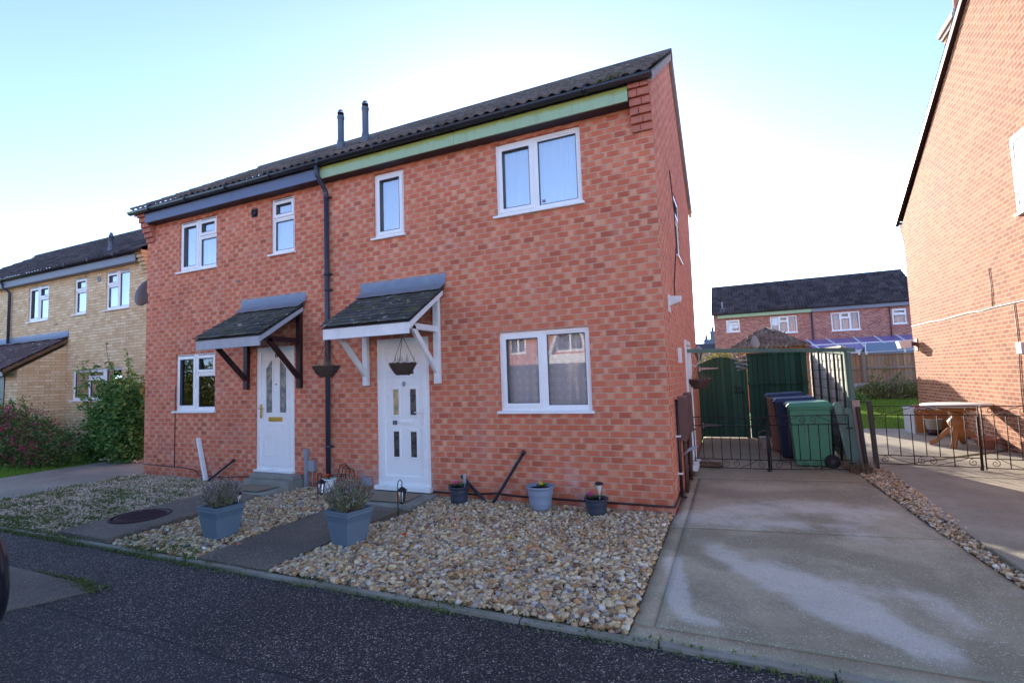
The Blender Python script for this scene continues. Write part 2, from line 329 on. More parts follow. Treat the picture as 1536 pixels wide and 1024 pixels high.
def curtain(name, c, alpha, dots=0):
    t = NT(name, .9, .1)
    tr = t.n('ShaderNodeBsdfTransparent'); tl = t.n('ShaderNodeBsdfTranslucent'); tl.inputs[0].default_value = (*c, 1); t.color(c)
    m1 = t.n('ShaderNodeMixShader'); m1.inputs[0].default_value = .1; t.t.links.new(t.b.outputs[0], m1.inputs[1]); t.t.links.new(tl.outputs[0], m1.inputs[2])
    m2 = t.n('ShaderNodeMixShader'); a = alpha
    if dots:
        d = t.vor(9, t.mapped((1, .05, 1)), rnd=.15); ring = t.m('MULTIPLY', t.sstep(d, .13, .16), t.sstep(d, .24, .2)); a = t.m('ADD', alpha, t.m('MULTIPLY', ring, .35))
    lw = t.n('ShaderNodeLayerWeight'); lw.inputs[0].default_value = .5; a = t.m('ADD', a, t.m('MULTIPLY', t.m('SUBTRACT', 1., a), t.m('MULTIPLY', lw.outputs['Facing'], .9)))
    t.set(m2.inputs[0], a); t.t.links.new(tr.outputs[0], m2.inputs[1]); t.t.links.new(m1.outputs[0], m2.inputs[2]); t.t.links.new(m2.outputs[0], t.out.inputs[0]); return t.mat
M['net'] = curtain('net_curtain', (.88, .9, .93), .78); M['netdots'] = curtain('dotted_net_curtain', (.95, .95, .97), .8, 1); M['lace'] = curtain('lace_curtain', (.97, .97, .95), .99)

def concrete(name, base, dark, pale, speck=.5, stain=False, sc=1.):
    t = NT(name, .8, .3)
    n1 = t.noise(1.1 * sc, 6, rough=.6); c = t.mix(t.sstep(n1, .35, .68), base, dark)
    c = t.mix(t.m('MULTIPLY', t.sstep(t.noise(5, 5, rough=.7), .45, .7), .35), c, tuple(x * .7 for x in base))
    k = t.m('MULTIPLY', t.m('ADD', .6, t.m('MULTIPLY', t.noise(110, 5, rough=.75), .8)), t.m('ADD', .8, t.m('MULTIPLY', t.noise(17, 5, rough=.7), .4))); nd = t.n('ShaderNodeVectorMath', operation='SCALE'); t.set(nd.inputs[0], c); t.set(nd.inputs['Scale'], k); c = nd.outputs[0]
    if stain:
        a = t.n('ShaderNodeAttribute', attribute_name='stain').outputs['Fac']; w = t.n('ShaderNodeAttribute', attribute_name='wet').outputs['Fac']
        nz = t.noise(5, 8, rough=.7); a2 = t.sstep(t.m('ADD', a, t.m('MULTIPLY', t.m('SUBTRACT', nz, .5), 1.5)), .14, .78); c = t.mix(t.m('MULTIPLY', a2, t.m('ADD', .0, t.m('MULTIPLY', t.noise(60, 5, rough=.85), .95))), c, pale)
        w2 = t.sstep(t.m('ADD', w, t.m('MULTIPLY', t.m('SUBTRACT', nz, .5), .7)), .2, .8); c = t.mix(t.m('MULTIPLY', w2, .75), c, dark)
    v = t.n('ShaderNodeTexVoronoi'); v.inputs['Scale'].default_value = 62; t.set(v.inputs['Vector'], t.co())
    s2 = t.n('ShaderNodeSeparateColor'); t.set(s2.inputs[0], v.outputs['Color'])
    dot = t.m('MULTIPLY', t.m('MULTIPLY', t.sstep(v.outputs['Distance'], .38, .2), t.m('GREATER_THAN', s2.outputs[0], .55)), t.sstep(t.noise(1.7, 4), .35, .62, .3, 1.)); dot = t.m('MULTIPLY', dot, speck)
    c = t.mix(dot, c, t.mix(s2.outputs[1], pale, (.5, .38, .24)))
    vb = t.n('ShaderNodeTexVoronoi'); vb.inputs['Scale'].default_value = 105; t.set(vb.inputs['Vector'], t.co()); s3 = t.n('ShaderNodeSeparateColor'); t.set(s3.inputs[0], vb.outputs['Color'])
    wear = t.sstep(t.noise(2.1, 4, rough=.6), .35, .65, .25, 1.)
    dot2 = t.m('MULTIPLY', t.m('MULTIPLY', t.sstep(vb.outputs['Distance'], .4, .2), t.m('GREATER_THAN', s3.outputs[0], .5)), t.m('MULTIPLY', wear, speck)); c = t.mix(dot2, c, t.mix(s3.outputs[1], pale, tuple(x * .5 for x in base)))
    dk = t.m('MULTIPLY', t.sstep(v.outputs['Distance'], .3, .15), t.m('LESS_THAN', s2.outputs[0], .25)); c = t.mix(t.m('MULTIPLY', dk, .6), c, tuple(x * .35 for x in base))
    t.color(c); t.bump(t.m('ADD', t.noise(70, 5, rough=.7), t.m('MULTIPLY', dot, .5)), .5, .006); return t.mat
M['drive'] = concrete('driveway_concrete', (.47, .41, .27), (.27, .235, .15), (.8, .77, .68), .9, True)
M['slab'] = concrete('neighbour_concrete', (.36, .33, .24), (.25, .23, .165), (.62, .59, .48), .6)
M['ldrive'] = concrete('left_drive_concrete', (.34, .31, .25), (.23, .215, .175), (.46, .44, .4), .45)
M['path'] = concrete('path_concrete', (.2, .165, .125), (.12, .1, .08), (.62, .56, .46), .75)
M['edging'] = concrete('edging_concrete', (.33, .31, .26), (.18, .18, .12), (.5, .49, .45), .3)
M['step'] = concrete('step_concrete', (.34, .32, .27), (.2, .19, .16), (.5, .48, .44), .3)
def asphalt():
    t = NT('asphalt', .75, .35)
    v = t.n('ShaderNodeTexVoronoi'); v.inputs['Scale'].default_value = 120; t.set(v.inputs['Vector'], t.co()); s2 = t.n('ShaderNodeSeparateColor'); t.set(s2.inputs[0], v.outputs['Color'])
    c = t.ramp(s2.outputs[0], [(0, (.02, .018, .02)), (.5, (.055, .047, .048)), (.78, (.11, .095, .09)), (.92, (.27, .23, .19)), (1, (.7, .6, .48))])
    c = t.mix(t.m('MULTIPLY', t.sstep(v.outputs['Distance'], .35, .6), .6), c, (.01, .01, .012))
    n1 = t.noise(.8, 5, rough=.65); k = t.m('ADD', .5, t.m('MULTIPLY', n1, 1.05)); nd = t.n('ShaderNodeVectorMath', operation='SCALE'); t.set(nd.inputs[0], c); t.set(nd.inputs['Scale'], k)
    c = t.mix(t.m('MULTIPLY', t.sstep(t.noise(2.2, 6, rough=.75), .6, .75), .35), nd.outputs[0], (.12, .115, .12))
    sp = t.n('ShaderNodeSeparateXYZ'); t.set(sp.inputs[0], t.co()); q = t.m('ADD', t.m('ADD', sp.outputs[1], 3.72), t.m('MULTIPLY', t.m('SUBTRACT', t.noise(3, 3), .5), .06))
    seam = t.sstep(t.m('ABSOLUTE', q), .012, .004); far = t.m('LESS_THAN', q, 0.)
    c = t.mix(t.m('MULTIPLY', seam, .75), t.mix(t.m('MULTIPLY', far, .28), c, t.mix(.5, c, (.09, .085, .09))), (.012, .011, .013))
    t.color(c); t.bump(t.m('SUBTRACT', 1., v.outputs['Distance']), .8, .008); return t.mat
M['asphalt'] = asphalt()
def ground(name, a, b, sc=30):
    t = NT(name, .95, .1); c = t.mix(t.sstep(t.noise(sc, 5, rough=.7), .35, .65), a, b); t.color(c); t.bump(t.noise(sc * 2, 5), .8, .02); return t.mat
M['gravelbase'] = ground('gravel_bed', (.12, .088, .055), (.3, .23, .14), 45)
M['lawn'] = ground('lawn_turf', (.1, .2, .025), (.17, .29, .045), 14)
M['earth'] = ground('earth', (.09, .075, .05), (.14, .11, .08), 3)
# ------------------------------------------------------------------ camera, sky, sun
cam = bpy.data.cameras.new('camera'); co = bpy.data.objects.new('camera', cam); COL.objects.link(co); scene.camera = co
cam.sensor_width = 36; cam.lens = 750 / 1536 * 36; cam.clip_start = .05; cam.clip_end = 2000
yaw, pitch, roll = -.41715218, .07278936, -.03435475
fw = Vector((sin(yaw) * cos(pitch), cos(yaw) * cos(pitch), sin(pitch))); rt = Vector((cos(yaw), -sin(yaw), 0)); up = rt.cross(fw)
r2 = rt * cos(roll) + up * sin(roll); u2 = -rt * sin(roll) + up * cos(roll)
mw = Matrix((r2, u2, -fw)).transposed().to_4x4(); mw.translation = Vector((.7147, -5.9157, 1.4912)); co.matrix_world = mw
w = bpy.data.worlds.new('World'); scene.world = w; w.use_nodes = True; nt = w.node_tree
bg = nt.nodes['Background']; sky = nt.nodes.new('ShaderNodeTexSky'); sky.sky_type = 'NISHITA'; sky.sun_disc = False
SUN_AZ, SUN_EL = R(-22.7), R(14.55)
sky.sun_elevation = SUN_EL; sky.sun_rotation = SUN_AZ; sky.air_density = .33; sky.dust_density = .12; sky.ozone_density = .6
nt.links.new(sky.outputs[0], bg.inputs[0]); bg.inputs[1].default_value = .15
sl = bpy.data.lights.new('sun', 'SUN'); sl.energy = 2.4; sl.angle = R(.5); sl.color = (1, .88, .74); so = bpy.data.objects.new('sun', sl); COL.objects.link(so)
S = Vector((sin(SUN_AZ) * cos(SUN_EL), cos(SUN_AZ) * cos(SUN_EL), sin(SUN_EL)))
so.rotation_euler = S.to_track_quat('Z', 'Y').to_euler()
so.location = (-10, 20, 20)
vs = scene.view_settings; scene.display_settings.display_device = 'sRGB'; vs.view_transform = 'Standard'; vs.look = 'None'; vs.exposure = 2.5; vs.gamma = 1; vs.use_curve_mapping = False
scene.cycles.max_bounces = 8; scene.cycles.transparent_max_bounces = 12

# ------------------------------------------------------------------ ground
def gz(y): return -.09 + (.025 if y > 0 else .022) * y
def sheet(name, pts, mat, res=None):
    m = MB(); m.add(pts, [tuple(range(len(pts)))]); return struct(m.build(name, mat))
sheet('ground', [(-300, -300, -.32), (300, -300, -.32), (300, 400, -.32), (-300, 400, -.32)], M['earth'])
# tarmac footway and road
sheet('tarmac_road', [(-40, -60, -.17), (40, -60, -.17), (40, -2.66, -.17), (-40, -2.66, -.17)], M['asphalt'])
m = MB(); m.hexa([(-9.5, -4.02, -.2), (-4.62, -4.1, -.2), (-4.28, -3.36, -.2), (-9.5, -3.33, -.2), (-9.5, -4.02, -.16), (-4.62, -4.1, -.16), (-4.28, -3.36, -.16), (-9.5, -3.33, -.16)])
struct(m.build('pavement_slab', M['path'], bevel=.006))
# kerb edging: separate concrete lengths
m = MB(); x = -30
while x < 9:
    L = .915; a = rng.normal(0, .003); m.box(x, x + L - .012, -2.71 + a, -2.655 + a, -.3, -.142 + rng.normal(0, .003)); x += L
struct(m.build('kerb_edging', M['edging'], bevel=.006))
# gravel beds (base)
def bed(name, x0, x1, y0, y1, mat, n=2):
    m = MB(); m.quad((x0, y0, gz(y0) - .012), (x1, y0, gz(y0) - .012), (x1, y1, gz(y1) - .012), (x0, y1, gz(y1) - .012)); return struct(m.build(name, mat))
bed('gravel_bed', -9.8, 2.9, -2.66, .02, M['gravelbase'])
# driveway: dense sheets so its stains can follow the photo
def poly_w(P, pts, r):
    pts = np.array(pts, float); best = np.full(len(P), 9.)
    for a, b in zip(pts[:-1], pts[1:]):
        d = b - a; t = np.clip(((P - a) @ d) / (d @ d), 0, 1); best = np.minimum(best, np.linalg.norm(P - (a + t[:, None] * d), axis=1))
    return best / r
pale_l = [([(.38, -.82), (.46, -.97), (.61, -1.2), (.8, -1.42), (1.01, -1.64), (1.19, -1.87), (1.35, -2.09)], .17, .75), ([(.8, -1.3), (1.14, -1.56), (1.36, -1.78), (1.48, -2.1), (1.61, -2.26)], .2, .9),
          ([(1.3, -1.5), (1.65, -1.47), (1.87, -1.51), (1.9, -1.84)], .15, .55), ([(.11, -1.3), (.14, -1.45), (.21, -1.87), (.26, -2.15), (.36, -2.31), (.46, -2.32)], .09, .9),
          ([(.1, -.19), (.54, .36), (1.12, .6), (1.56, .68), (1.88, .59)], .32, .6), ([(1.6, .55), (1.78, .36), (1.61, .01), (1.76, -.3)], .22, .45), ([(.2, .1), (.6, -.1), (1.1, .05)], .25, .6)]
wet_l = [([(.14, -.95), (.3, -.75), (.4, -.55)], .2, .8), ([(.14, -1.01), (.32, -1.18), (.5, -1.35)], .12, .7), ([(.7, -.66), (1.11, -.62), (1.44, -.76), (1.6, -.83), (1.85, -1.0), (2., -1.3)], .2, .95),
         ([(.11, 1.32), (.66, 1.05), (1.42, 1.29), (2, 1.1)], .25, .8), ([(.98, .14), (1.3, .23), (1.7, .18)], .13, .55), ([(.1, 2.1), (1, 2.3), (2.1, 2.4)], .6, .9), ([(.05, 4), (1.5, 4.5)], 1.4, .95), ([(.3, -2.45), (1.2, -2.5), (2.4, -2.3)], .14, .6)]
def wob(P, s): return .09 * np.sin(P[:, 0] * 7.1 * s + 2.1 * np.sin(P[:, 1] * 5 * s)) + .07 * np.sin(P[:, 1] * 9.3 * s + 1.7 * np.sin(P[:, 0] * 6 * s))
def drive_panel(name, ya, yb, xl, xr, mat, res=.05, top=0.):
    """ya(x), yb(x) near and far edge lines"""
    nx, ny = max(2, int((xr(0) - xl(0)) / res)), max(2, int((yb(1) - ya(1)) / res)); V = []; 
    for j in range(ny + 1):
        for i in range(nx + 1):
            s = i / nx; q = j / ny; x = 0; y = 0
            for _ in range(3): y = ya(x) * (1 - q) + yb(x) * q; x = xl(y) * (1 - s) + xr(y) * s
            V.append((x, y, gz(y) + top))
    V = np.array(V); F = np.array([(j * (nx + 1) + i, j * (nx + 1) + i + 1, (j + 1) * (nx + 1) + i + 1, (j + 1) * (nx + 1) + i) for j in range(ny) for i in range(nx)])
    P = V[:, :2]; st = np.zeros(len(P)); we = np.zeros(len(P))
    for pts, r, wgt in pale_l: st = np.maximum(st, wgt * np.clip(1.35 - poly_w(P, pts, r) + wob(P, 1), 0, 1))
    for pts, r, wgt in wet_l: we = np.maximum(we, wgt * np.clip(1.4 - poly_w(P, pts, r) + wob(P, 1.3), 0, 1))
    # skirt
    n0 = len(V); rim = [i for i in range(nx + 1)] + [(j + 1) * (nx + 1) - 1 for j in range(1, ny + 1)] + [ny * (nx + 1) + i for i in range(nx - 1, -1, -1)] + [j * (nx + 1) for j in range(ny - 1, 0, -1)]
    V2 = V[rim] - np.array([0, 0, .1]); F2 = np.array([(rim[(k + 1) % len(rim)], rim[k], n0 + k, n0 + (k + 1) % len(rim)) for k in range(len(rim))])
    return struct(np_mesh(name, np.vstack([V, V2]), np.vstack([F, F2]), mat, attrs={'stain': np.concatenate([st, st[rim]]), 'wet': np.concatenate([we, we[rim]])}))
xr_ = lambda y: np.interp(y, [-2.7, -1.2, -.6, .14, 1.2, 2.6, 6], [2.62, 2.48, 2.42, 2.36, 2.29, 2.2, 2.1])
j1 = lambda x: -.42 + .13 * x; j2 = lambda x: 1.86 + .12 * x
drive_panel('driveway', lambda x: -2.65 + .17, j1, lambda y: .14, lambda y: xr_(y) - .0, M['drive'])
drive_panel('driveway', lambda x: -2.65, lambda x: -2.65 + .168, lambda y: .0, xr_, M['drive'], top=-.004)
drive_panel('driveway', lambda x: -2.478, j1, lambda y: .0, lambda y: .135, M['drive'], top=-.006)
drive_panel('driveway', lambda x: j1(x) + .014, j2, lambda y: .14, xr_, M['drive'])
drive_panel('driveway', lambda x: j1(x) + .014, j2, lambda y: .0 if y < 0 else .012, lambda y: .135, M['drive'], top=-.006)
drive_panel('driveway', lambda x: j2(x) + .016, lambda x: 7.5, lambda y: .012, xr_, M['drive'], top=.002)
# right-hand neighbour's slab, lawn behind
m = MB(); m.hexa([(2.62, -2.64, -.3), (9, -2.64, -.3), (9, .9, -.3), (2.54, .9, -.3), (2.62, -2.64, -.07), (9, -2.64, -.07), (9, .9, -.052), (2.54, .9, -.052)])
m.hexa([(2.54, .915, -.3), (9, .915, -.3), (9, 9.2, -.3), (2.46, 3.2, -.3), (2.54, .915, -.052), (9, .915, -.052), (9, 9.2, -.05), (2.46, 3.2, -.05)])
m.hexa([(2.46, 3.215, -.3), (6, 6.25, -.3), (6, 9.1, -.3), (2.42, 9.0, -.3), (2.46, 3.215, -.05), (6, 6.75, -.05), (6, 9.1, -.05), (2.42, 9.0, -.05)])
struct(m.build('neighbour_slab', M['slab'], bevel=.008))
sheet('back_lawn', [(2.2, 8.9, -.08), (40, 8.9, -.08), (40, 20.2, .1), (2.2, 20.2, .1)], M['lawn'])
sheet('back_garden_ground', [(-6, 5.2, -.05), (2.2, 5.9, -.05), (2.2, 40, .1), (-6, 40, .1)], M['lawn'])
# left drive, front lawn
m = MB(); m.hexa([(-12.4, -2.64, -.3), (-9.82, -2.64, -.3), (-9.82, -.32, -.3), (-12.4, -.32, -.3), (-12.4, -2.64, -.135), (-9.82, -2.64, -.135), (-9.82, -.32, -.085), (-12.4, -.32, -.085)])
m.hexa([(-12.4, -.3, -.3), (-9.78, -.3, -.3), (-9.65, 6, -.3), (-11.9, 6, -.3), (-12.4, -.3, -.085), (-9.78, -.3, -.085), (-9.65, 6, .03), (-11.9, 6, .03)])
struct(m.build('left_driveway', M['ldrive'], bevel=.008))
sheet('front_lawn', [(-40, -2.66, -.15), (-12.41, -2.66, -.15), (-12.41, 1.6, -.09), (-40, 1.6, -.09)], M['lawn'])
# two front paths
def path(name, x0, x1, y0, y1, h, mat, cuts=()):
    m = MB(); ys = [y0] + list(cuts) + [y1]
    for a, b in zip(ys[:-1], ys[1:]):
        b2 = b - .012 if b != y1 else b
        m.hexa([(x0, a, -.3), (x1, a, -.3), (x1, b2, -.3), (x0, b2, -.3), (x0, a, gz(a) + h), (x1, a, gz(a) + h), (x1, b2, gz(b2) + h), (x0, b2, gz(b2) + h)])
    return struct(m.build(name, mat, bevel=.008))
path('front_path', -4.15, -3.2, -2.64, -.66, .02, M['path'])
path('front_path', -4.2, -3.08, -.645, .0, .045, M['step'])
path('neighbour_path', -6.6, -5.63, -2.64, -.72, .05, M['path'])
path('neighbour_path', -6.6, -5.6, -.705, .0, .055, M['step'])

# ------------------------------------------------------------------ pebbles
def ico(sub):
    import bmesh
    bm = bmesh.new(); bmesh.ops.create_icosphere(bm, subdivisions=sub, radius=1)
    v = np.array([x.co[:] for x in bm.verts]); f = np.array([[q.index for q in x.verts] for x in bm.faces]); bm.free(); return v, f
ICO = {1: ico(1), 2: ico(2)}
def pebbles(P, rmin, rmax, sub, flat=.6, seedv=0):
    """P (n,3) resting points -> V,F of squashed irregular stones"""
    r = np.random.default_rng(seedv); v, f = ICO[sub]; n = len(P)
    a = rmin + (rmax - rmin) * r.random(n) ** 2.4
    sc = np.stack([a * r.uniform(.85, 1.45, n), a * r.uniform(.75, 1.1, n), a * r.uniform(flat * .7, flat * 1.25, n)], 1)
    th = r.uniform(0, 2 * pi, n); ti = r.normal(0, .35, n); tj = r.normal(0, .35, n)
    L = v[None] * (1 + r.normal(0, .09, (n, len(v), 1))) * sc[:, None, :]
    def rot(L, ang, i, j):
        c, s = np.cos(ang)[:, None], np.sin(ang)[:, None]; A = L[:, :, i] * c - L[:, :, j] * s; B = L[:, :, i] * s + L[:, :, j] * c; L[:, :, i] = A; L[:, :, j] = B
    rot(L, ti, 1, 2); rot(L, tj, 0, 2); rot(L, th, 0, 1)
    V = (L + P[:, None, :]); V[:, :, 2] += (sc[:, 2] * .45)[:, None]
    F = f[None] + (np.arange(n) * len(v))[:, None, None]; return V.reshape(-1, 3), F.reshape(-1, 3)
def scatter(x0, x1, y0, y1, dens, seedv, keep=None, extra=0):
    r = np.random.default_rng(seedv); n = int(dens * abs(x1 - x0) * abs(y1 - y0)); P = np.stack([r.uniform(x0, x1, n), r.uniform(y0, y1, n)], 1)
    if keep is not None: P = P[keep(P)]
    z = np.array([gz(y) for y in P[:, 1]]) - .006 + r.random(len(P)) ** 2 * .022 + .012 * np.sin(P[:, 0] * 3.1 + P[:, 1] * 2) * np.sin(P[:, 1] * 2.7) + extra
    return np.column_stack([P, z])
def stones(name, label, P, rmin, rmax, sub, mat, sd):
    V, F = pebbles(P, rmin, rmax, sub, seedv=sd); o = np_mesh(name, V, F, mat, smooth=True); tag(o, label, 'gravel', kind='stuff'); return o
A = scatter(-3.17, -.02, -2.63, -1.2, 4200, 1); B = scatter(-3.05, -.02, -1.2, -.01, 4200, 2)
V1, F1 = pebbles(A, .0075, .029, 2, seedv=3); V2, F2 = pebbles(B, .0075, .027, 1, seedv=4)
tag(np_mesh('gravel', np.vstack([V1, V2]), np.vstack([F1, F2 + len(V1)]), M['stone'], smooth=True), 'bed of loose flint pebbles filling the garden between the front path and driveway', 'gravel', kind='stuff')
stones('gravel', 'pebble bed between the two front paths around the tall planter', scatter(-5.6, -4.18, -2.63, -.02, 3000, 5), .008, .029, 1, M['stone'], 6)
stones('gravel', 'fine weedy gravel in front of the left neighbour window', scatter(-9.78, -6.62, -2.63, -.01, 2600, 7), .008, .018, 1, M['stone_s'], 8)
stones('gravel', 'narrow strip of pebbles between driveway and raised neighbour slab', scatter(2.15, 2.62, -2.6, 2.9, 2600, 9, keep=lambda P: (P[:, 0] > xr_(P[:, 1]) + .01)), .01, .024, 1, M['stone'], 10)
stones('gravel', 'pale stones at the foot of the leafy shrub', scatter(-12.6, -11.2, .75, 1.45, 900, 12, extra=.03), .015, .035, 1, M['stone_s'], 13)

# ------------------------------------------------------------------ leaves and blades
def leaves(P, size, aspect=.55, fold=.2, seedv=0, upb=.0, droop=0):
    """one folded leaf (4 triangles' worth as 2 quads) per point"""
    r = np.random.default_rng(seedv); n = len(P); s = size * r.uniform(.6, 1.25, n)
    d = r.normal(0, 1, (n, 3)); d[:, 2] = d[:, 2] * .6 + upb - droop; d /= np.linalg.norm(d, axis=1)[:, None]
    q = r.normal(0, 1, (n, 3)); w_ = np.cross(d, q); w_ /= np.linalg.norm(w_, axis=1)[:, None]; nn = np.cross(d, w_)
    s = s[:, None]; a = P; b = P + d * s; mid = P + d * s * .45; wd = w_ * s * aspect * .5; f = nn * s * fold
    V = np.stack([a, mid + wd + f, b, mid - wd + f], 1).reshape(-1, 3); o = np.arange(n) * 4
    F = np.concatenate([np.stack([o, o + 1, o + 2], 1), np.stack([o, o + 2, o + 3], 1)]); return V, F
def ell(n, c, r_, seedv, shell=.35, keep=None):
    r = np.random.default_rng(seedv); d = r.normal(0, 1, (n, 3)); d /= np.linalg.norm(d, axis=1)[:, None]; k = shell + (1 - shell) * r.random(n) ** .5
    return np.array(c) + d * k[:, None] * np.array(r_)
def merge(L):
    V = []; F = []; o = 0
    for v, f in L: V.append(v); F.append(f + o); o += len(v)
    return np.vstack(V), np.vstack(F)
def blades(P, h, w_, seedv=0, lean=.35):
    r = np.random.default_rng(seedv); n = len(P); a = r.uniform(0, 2 * pi, n); hh = h * r.uniform(.5, 1.3, n); l = np.stack([np.cos(a + 1.3), np.sin(a + 1.3), np.zeros(n)], 1) * (hh * lean * r.random(n))[:, None]
    sd = np.stack([np.cos(a), np.sin(a), np.zeros(n)], 1) * w_ / 2; top = P + l + np.stack([np.zeros(n), np.zeros(n), hh], 1)
    V = np.stack([P - sd, P + sd, top], 1).reshape(-1, 3); F = np.arange(3 * n).reshape(-1, 3); return V, F
def pts2(x0, x1, y0, y1, n, sd, zf): r = np.random.default_rng(sd); x = r.uniform(x0, x1, n); y = r.uniform(y0, y1, n); return np.column_stack([x, y, zf(x, y)])
# grass of the lawns
V, F = blades(pts2(-22, -12.42, -2.6, .4, 42000, 21, lambda x, y: -.15 + (y + 2.66) * .0141), .05, .008, 22)
tag(np_mesh('grass', V, F, M['grassblade']), 'short green grass of the front lawn beside the left concrete drive', 'grass', kind='stuff')
V, F = blades(pts2(2.3, 9, 8.95, 20, 60000, 23, lambda x, y: -.08 + (y - 8.9) * .016), .06, .012, 24)
tag(np_mesh('grass', V, F, M['grassblade']), 'sunny back lawn beyond the neighbour slab', 'grass', kind='stuff')
# weeds and moss along the kerb and in the left gravel
r = np.random.default_rng(31); P = []
for k in range(95):
    x = r.uniform(-9.5, 2.5); x = x if r.random() > .5 else r.uniform(-9, -3); d = r.uniform(.03, .14); n = int(r.integers(6, 30))
    P.append(np.column_stack([x + r.normal(0, d, n) * 2, -2.735 + r.normal(0, .016, n), np.full(n, -.168)]))
    if r.random() < .4: P.append(np.column_stack([x + r.normal(0, d, n) * 2, -2.68 + r.normal(0, .03, n), np.full(n, -.138)]))
P = np.vstack(P); V, F = merge([leaves(P, .028, .6, .2, 32, .6), blades(P, .035, .006, 33)])
tag(np_mesh('weeds', V, F, M['weed']), 'small green weeds and moss growing along the kerb edging', 'weeds', kind='stuff')
P = []
for k in range(260):
    x = r.uniform(-9.8, -6.65); y = r.uniform(-2.6, -.9) if r.random() < .85 else r.uniform(-.9, -.1)
    if y > -1.9 and r.random() < .45 and x > -9.3: continue
    d = r.uniform(.03, .12); n = int(r.integers(8, 34)); P.append(np.column_stack([x + r.normal(0, d, n) * 1.6, np.clip(y + r.normal(0, d * .7, n), -2.62, -.02), np.full(n, gz(y) + .008)]))
for k in range(26):
    x = r.uniform(-5.55, -4.3); y = r.uniform(-2.62, -2.3); n = 14; P.append(np.column_stack([x + r.normal(0, .05, n), np.clip(y + r.normal(0, .03, n), -2.63, 0), np.full(n, gz(y) + .008)]))
P = np.vstack(P); V, F = merge([leaves(P, .034, .6, .2, 34, .8), blades(P, .05, .006, 35)])
tag(np_mesh('weeds', V, F, M['weed']), 'patches of low green weeds creeping over the left gravel', 'weeds', kind='stuff')
P = np.vstack([pts2(-5.4, -4.2, -3.36, -3.3, 400, 36, lambda x, y: x * 0 - .165)[:200], np.column_stack([np.linspace(-4.75, -4.28, 700) + r.normal(0, .03, 700), np.linspace(-3.32, -3.42, 700) + r.normal(0, .025, 700), np.full(700, -.166)])])
V, F = leaves(P, .022, .6, .2, 37, .7); tag(np_mesh('moss', V, F, M['weed']), 'green moss around the corner of the slab set in the tarmac', 'moss', kind='stuff')
P = np.column_stack([r.uniform(2.12, 2.42, 260), r.uniform(2.55, 2.95, 260), np.full(260, -.02)])
V, F = blades(P, .16, .012, 38, 1.2); tag(np_mesh('dry_weeds', V, F, M['dry']), 'dead bleached stems in the gravel at the foot of the gate posts', 'weeds', kind='stuff')
m = MB()
for (fx, fy, c) in ((-1.72, -1.35, 0), (-2.2, -1.9, 1), (-2.6, -1.45, 1), (-.9, -1.4, 1)):
    pass
leafpos = [(-1.47, -1.33, 'yellow', 'yellow fallen leaf lying on the middle of the pebble bed'), (-2.55, -1.55, 'redf', 'red fallen leaf on the pebbles right of the path planter'), (-2.3, -.95, 'redf', 'dark red fallen leaf on the pebbles near the black hanging lantern'), (-4.05, -2.3, 'terracotta', 'brown fallen leaf beside the left planter')]
for fx, fy, c, lb in leafpos:
    m = MB(); pr = [(0, 0), (.02, .012), (.03, .03), (.052, .02), (.05, .0), (.062, -.02), (.03, -.016), (.02, -.03), (.008, -.012)]
    z0 = gz(fy) + .042; m.add([(fx + a, fy + b, z0 + .012 * sin(a * 60) + .1 * abs(b)) for a, b in pr], [tuple(range(len(pr)))]); m.add([(fx + a, fy + b, z0 - .003 + .012 * sin(a * 60) + .1 * abs(b)) for a, b in pr], [tuple(range(len(pr)))[::-1]])
    tag(m.build('fallen_leaf', M[c]), lb, 'leaf', 'fallen leaves on the gravel')
# ------------------------------------------------------------------ building kit
def wall_holes(m, f, u0, u1, v0, v1, holes, depth, top=None):
    """face at w=0 with rectangular openings; f(u,v,w)->xyz; reveals go 'depth' inward"""
    us = sorted({u0, u1} | {h[0] for h in holes} | {h[1] for h in holes}); vs_ = sorted({v0, v1} | {h[2] for h in holes} | {h[3] for h in holes})
    for a, b in zip(us[:-1], us[1:]):
        for c, d in zip(vs_[:-1], vs_[1:]):
            mu, mv = (a + b) / 2, (c + d) / 2
            if any(h[0] < mu < h[1] and h[2] < mv < h[3] for h in holes): continue
            m.quad(f(a, c, 0), f(b, c, 0), f(b, d, 0), f(a, d, 0))
    for a, b, c, d in holes:
        m.quad(f(a, c, 0), f(a, c, depth), f(a, d, depth), f(a, d, 0)); m.quad(f(b, c, depth), f(b, c, 0), f(b, d, 0), f(b, d, depth))
        m.quad(f(a, d, depth), f(b, d, depth), f(b, d, 0), f(a, d, 0)); m.quad(f(a, c, 0), f(b, c, 0), f(b, c, depth), f(a, c, depth))

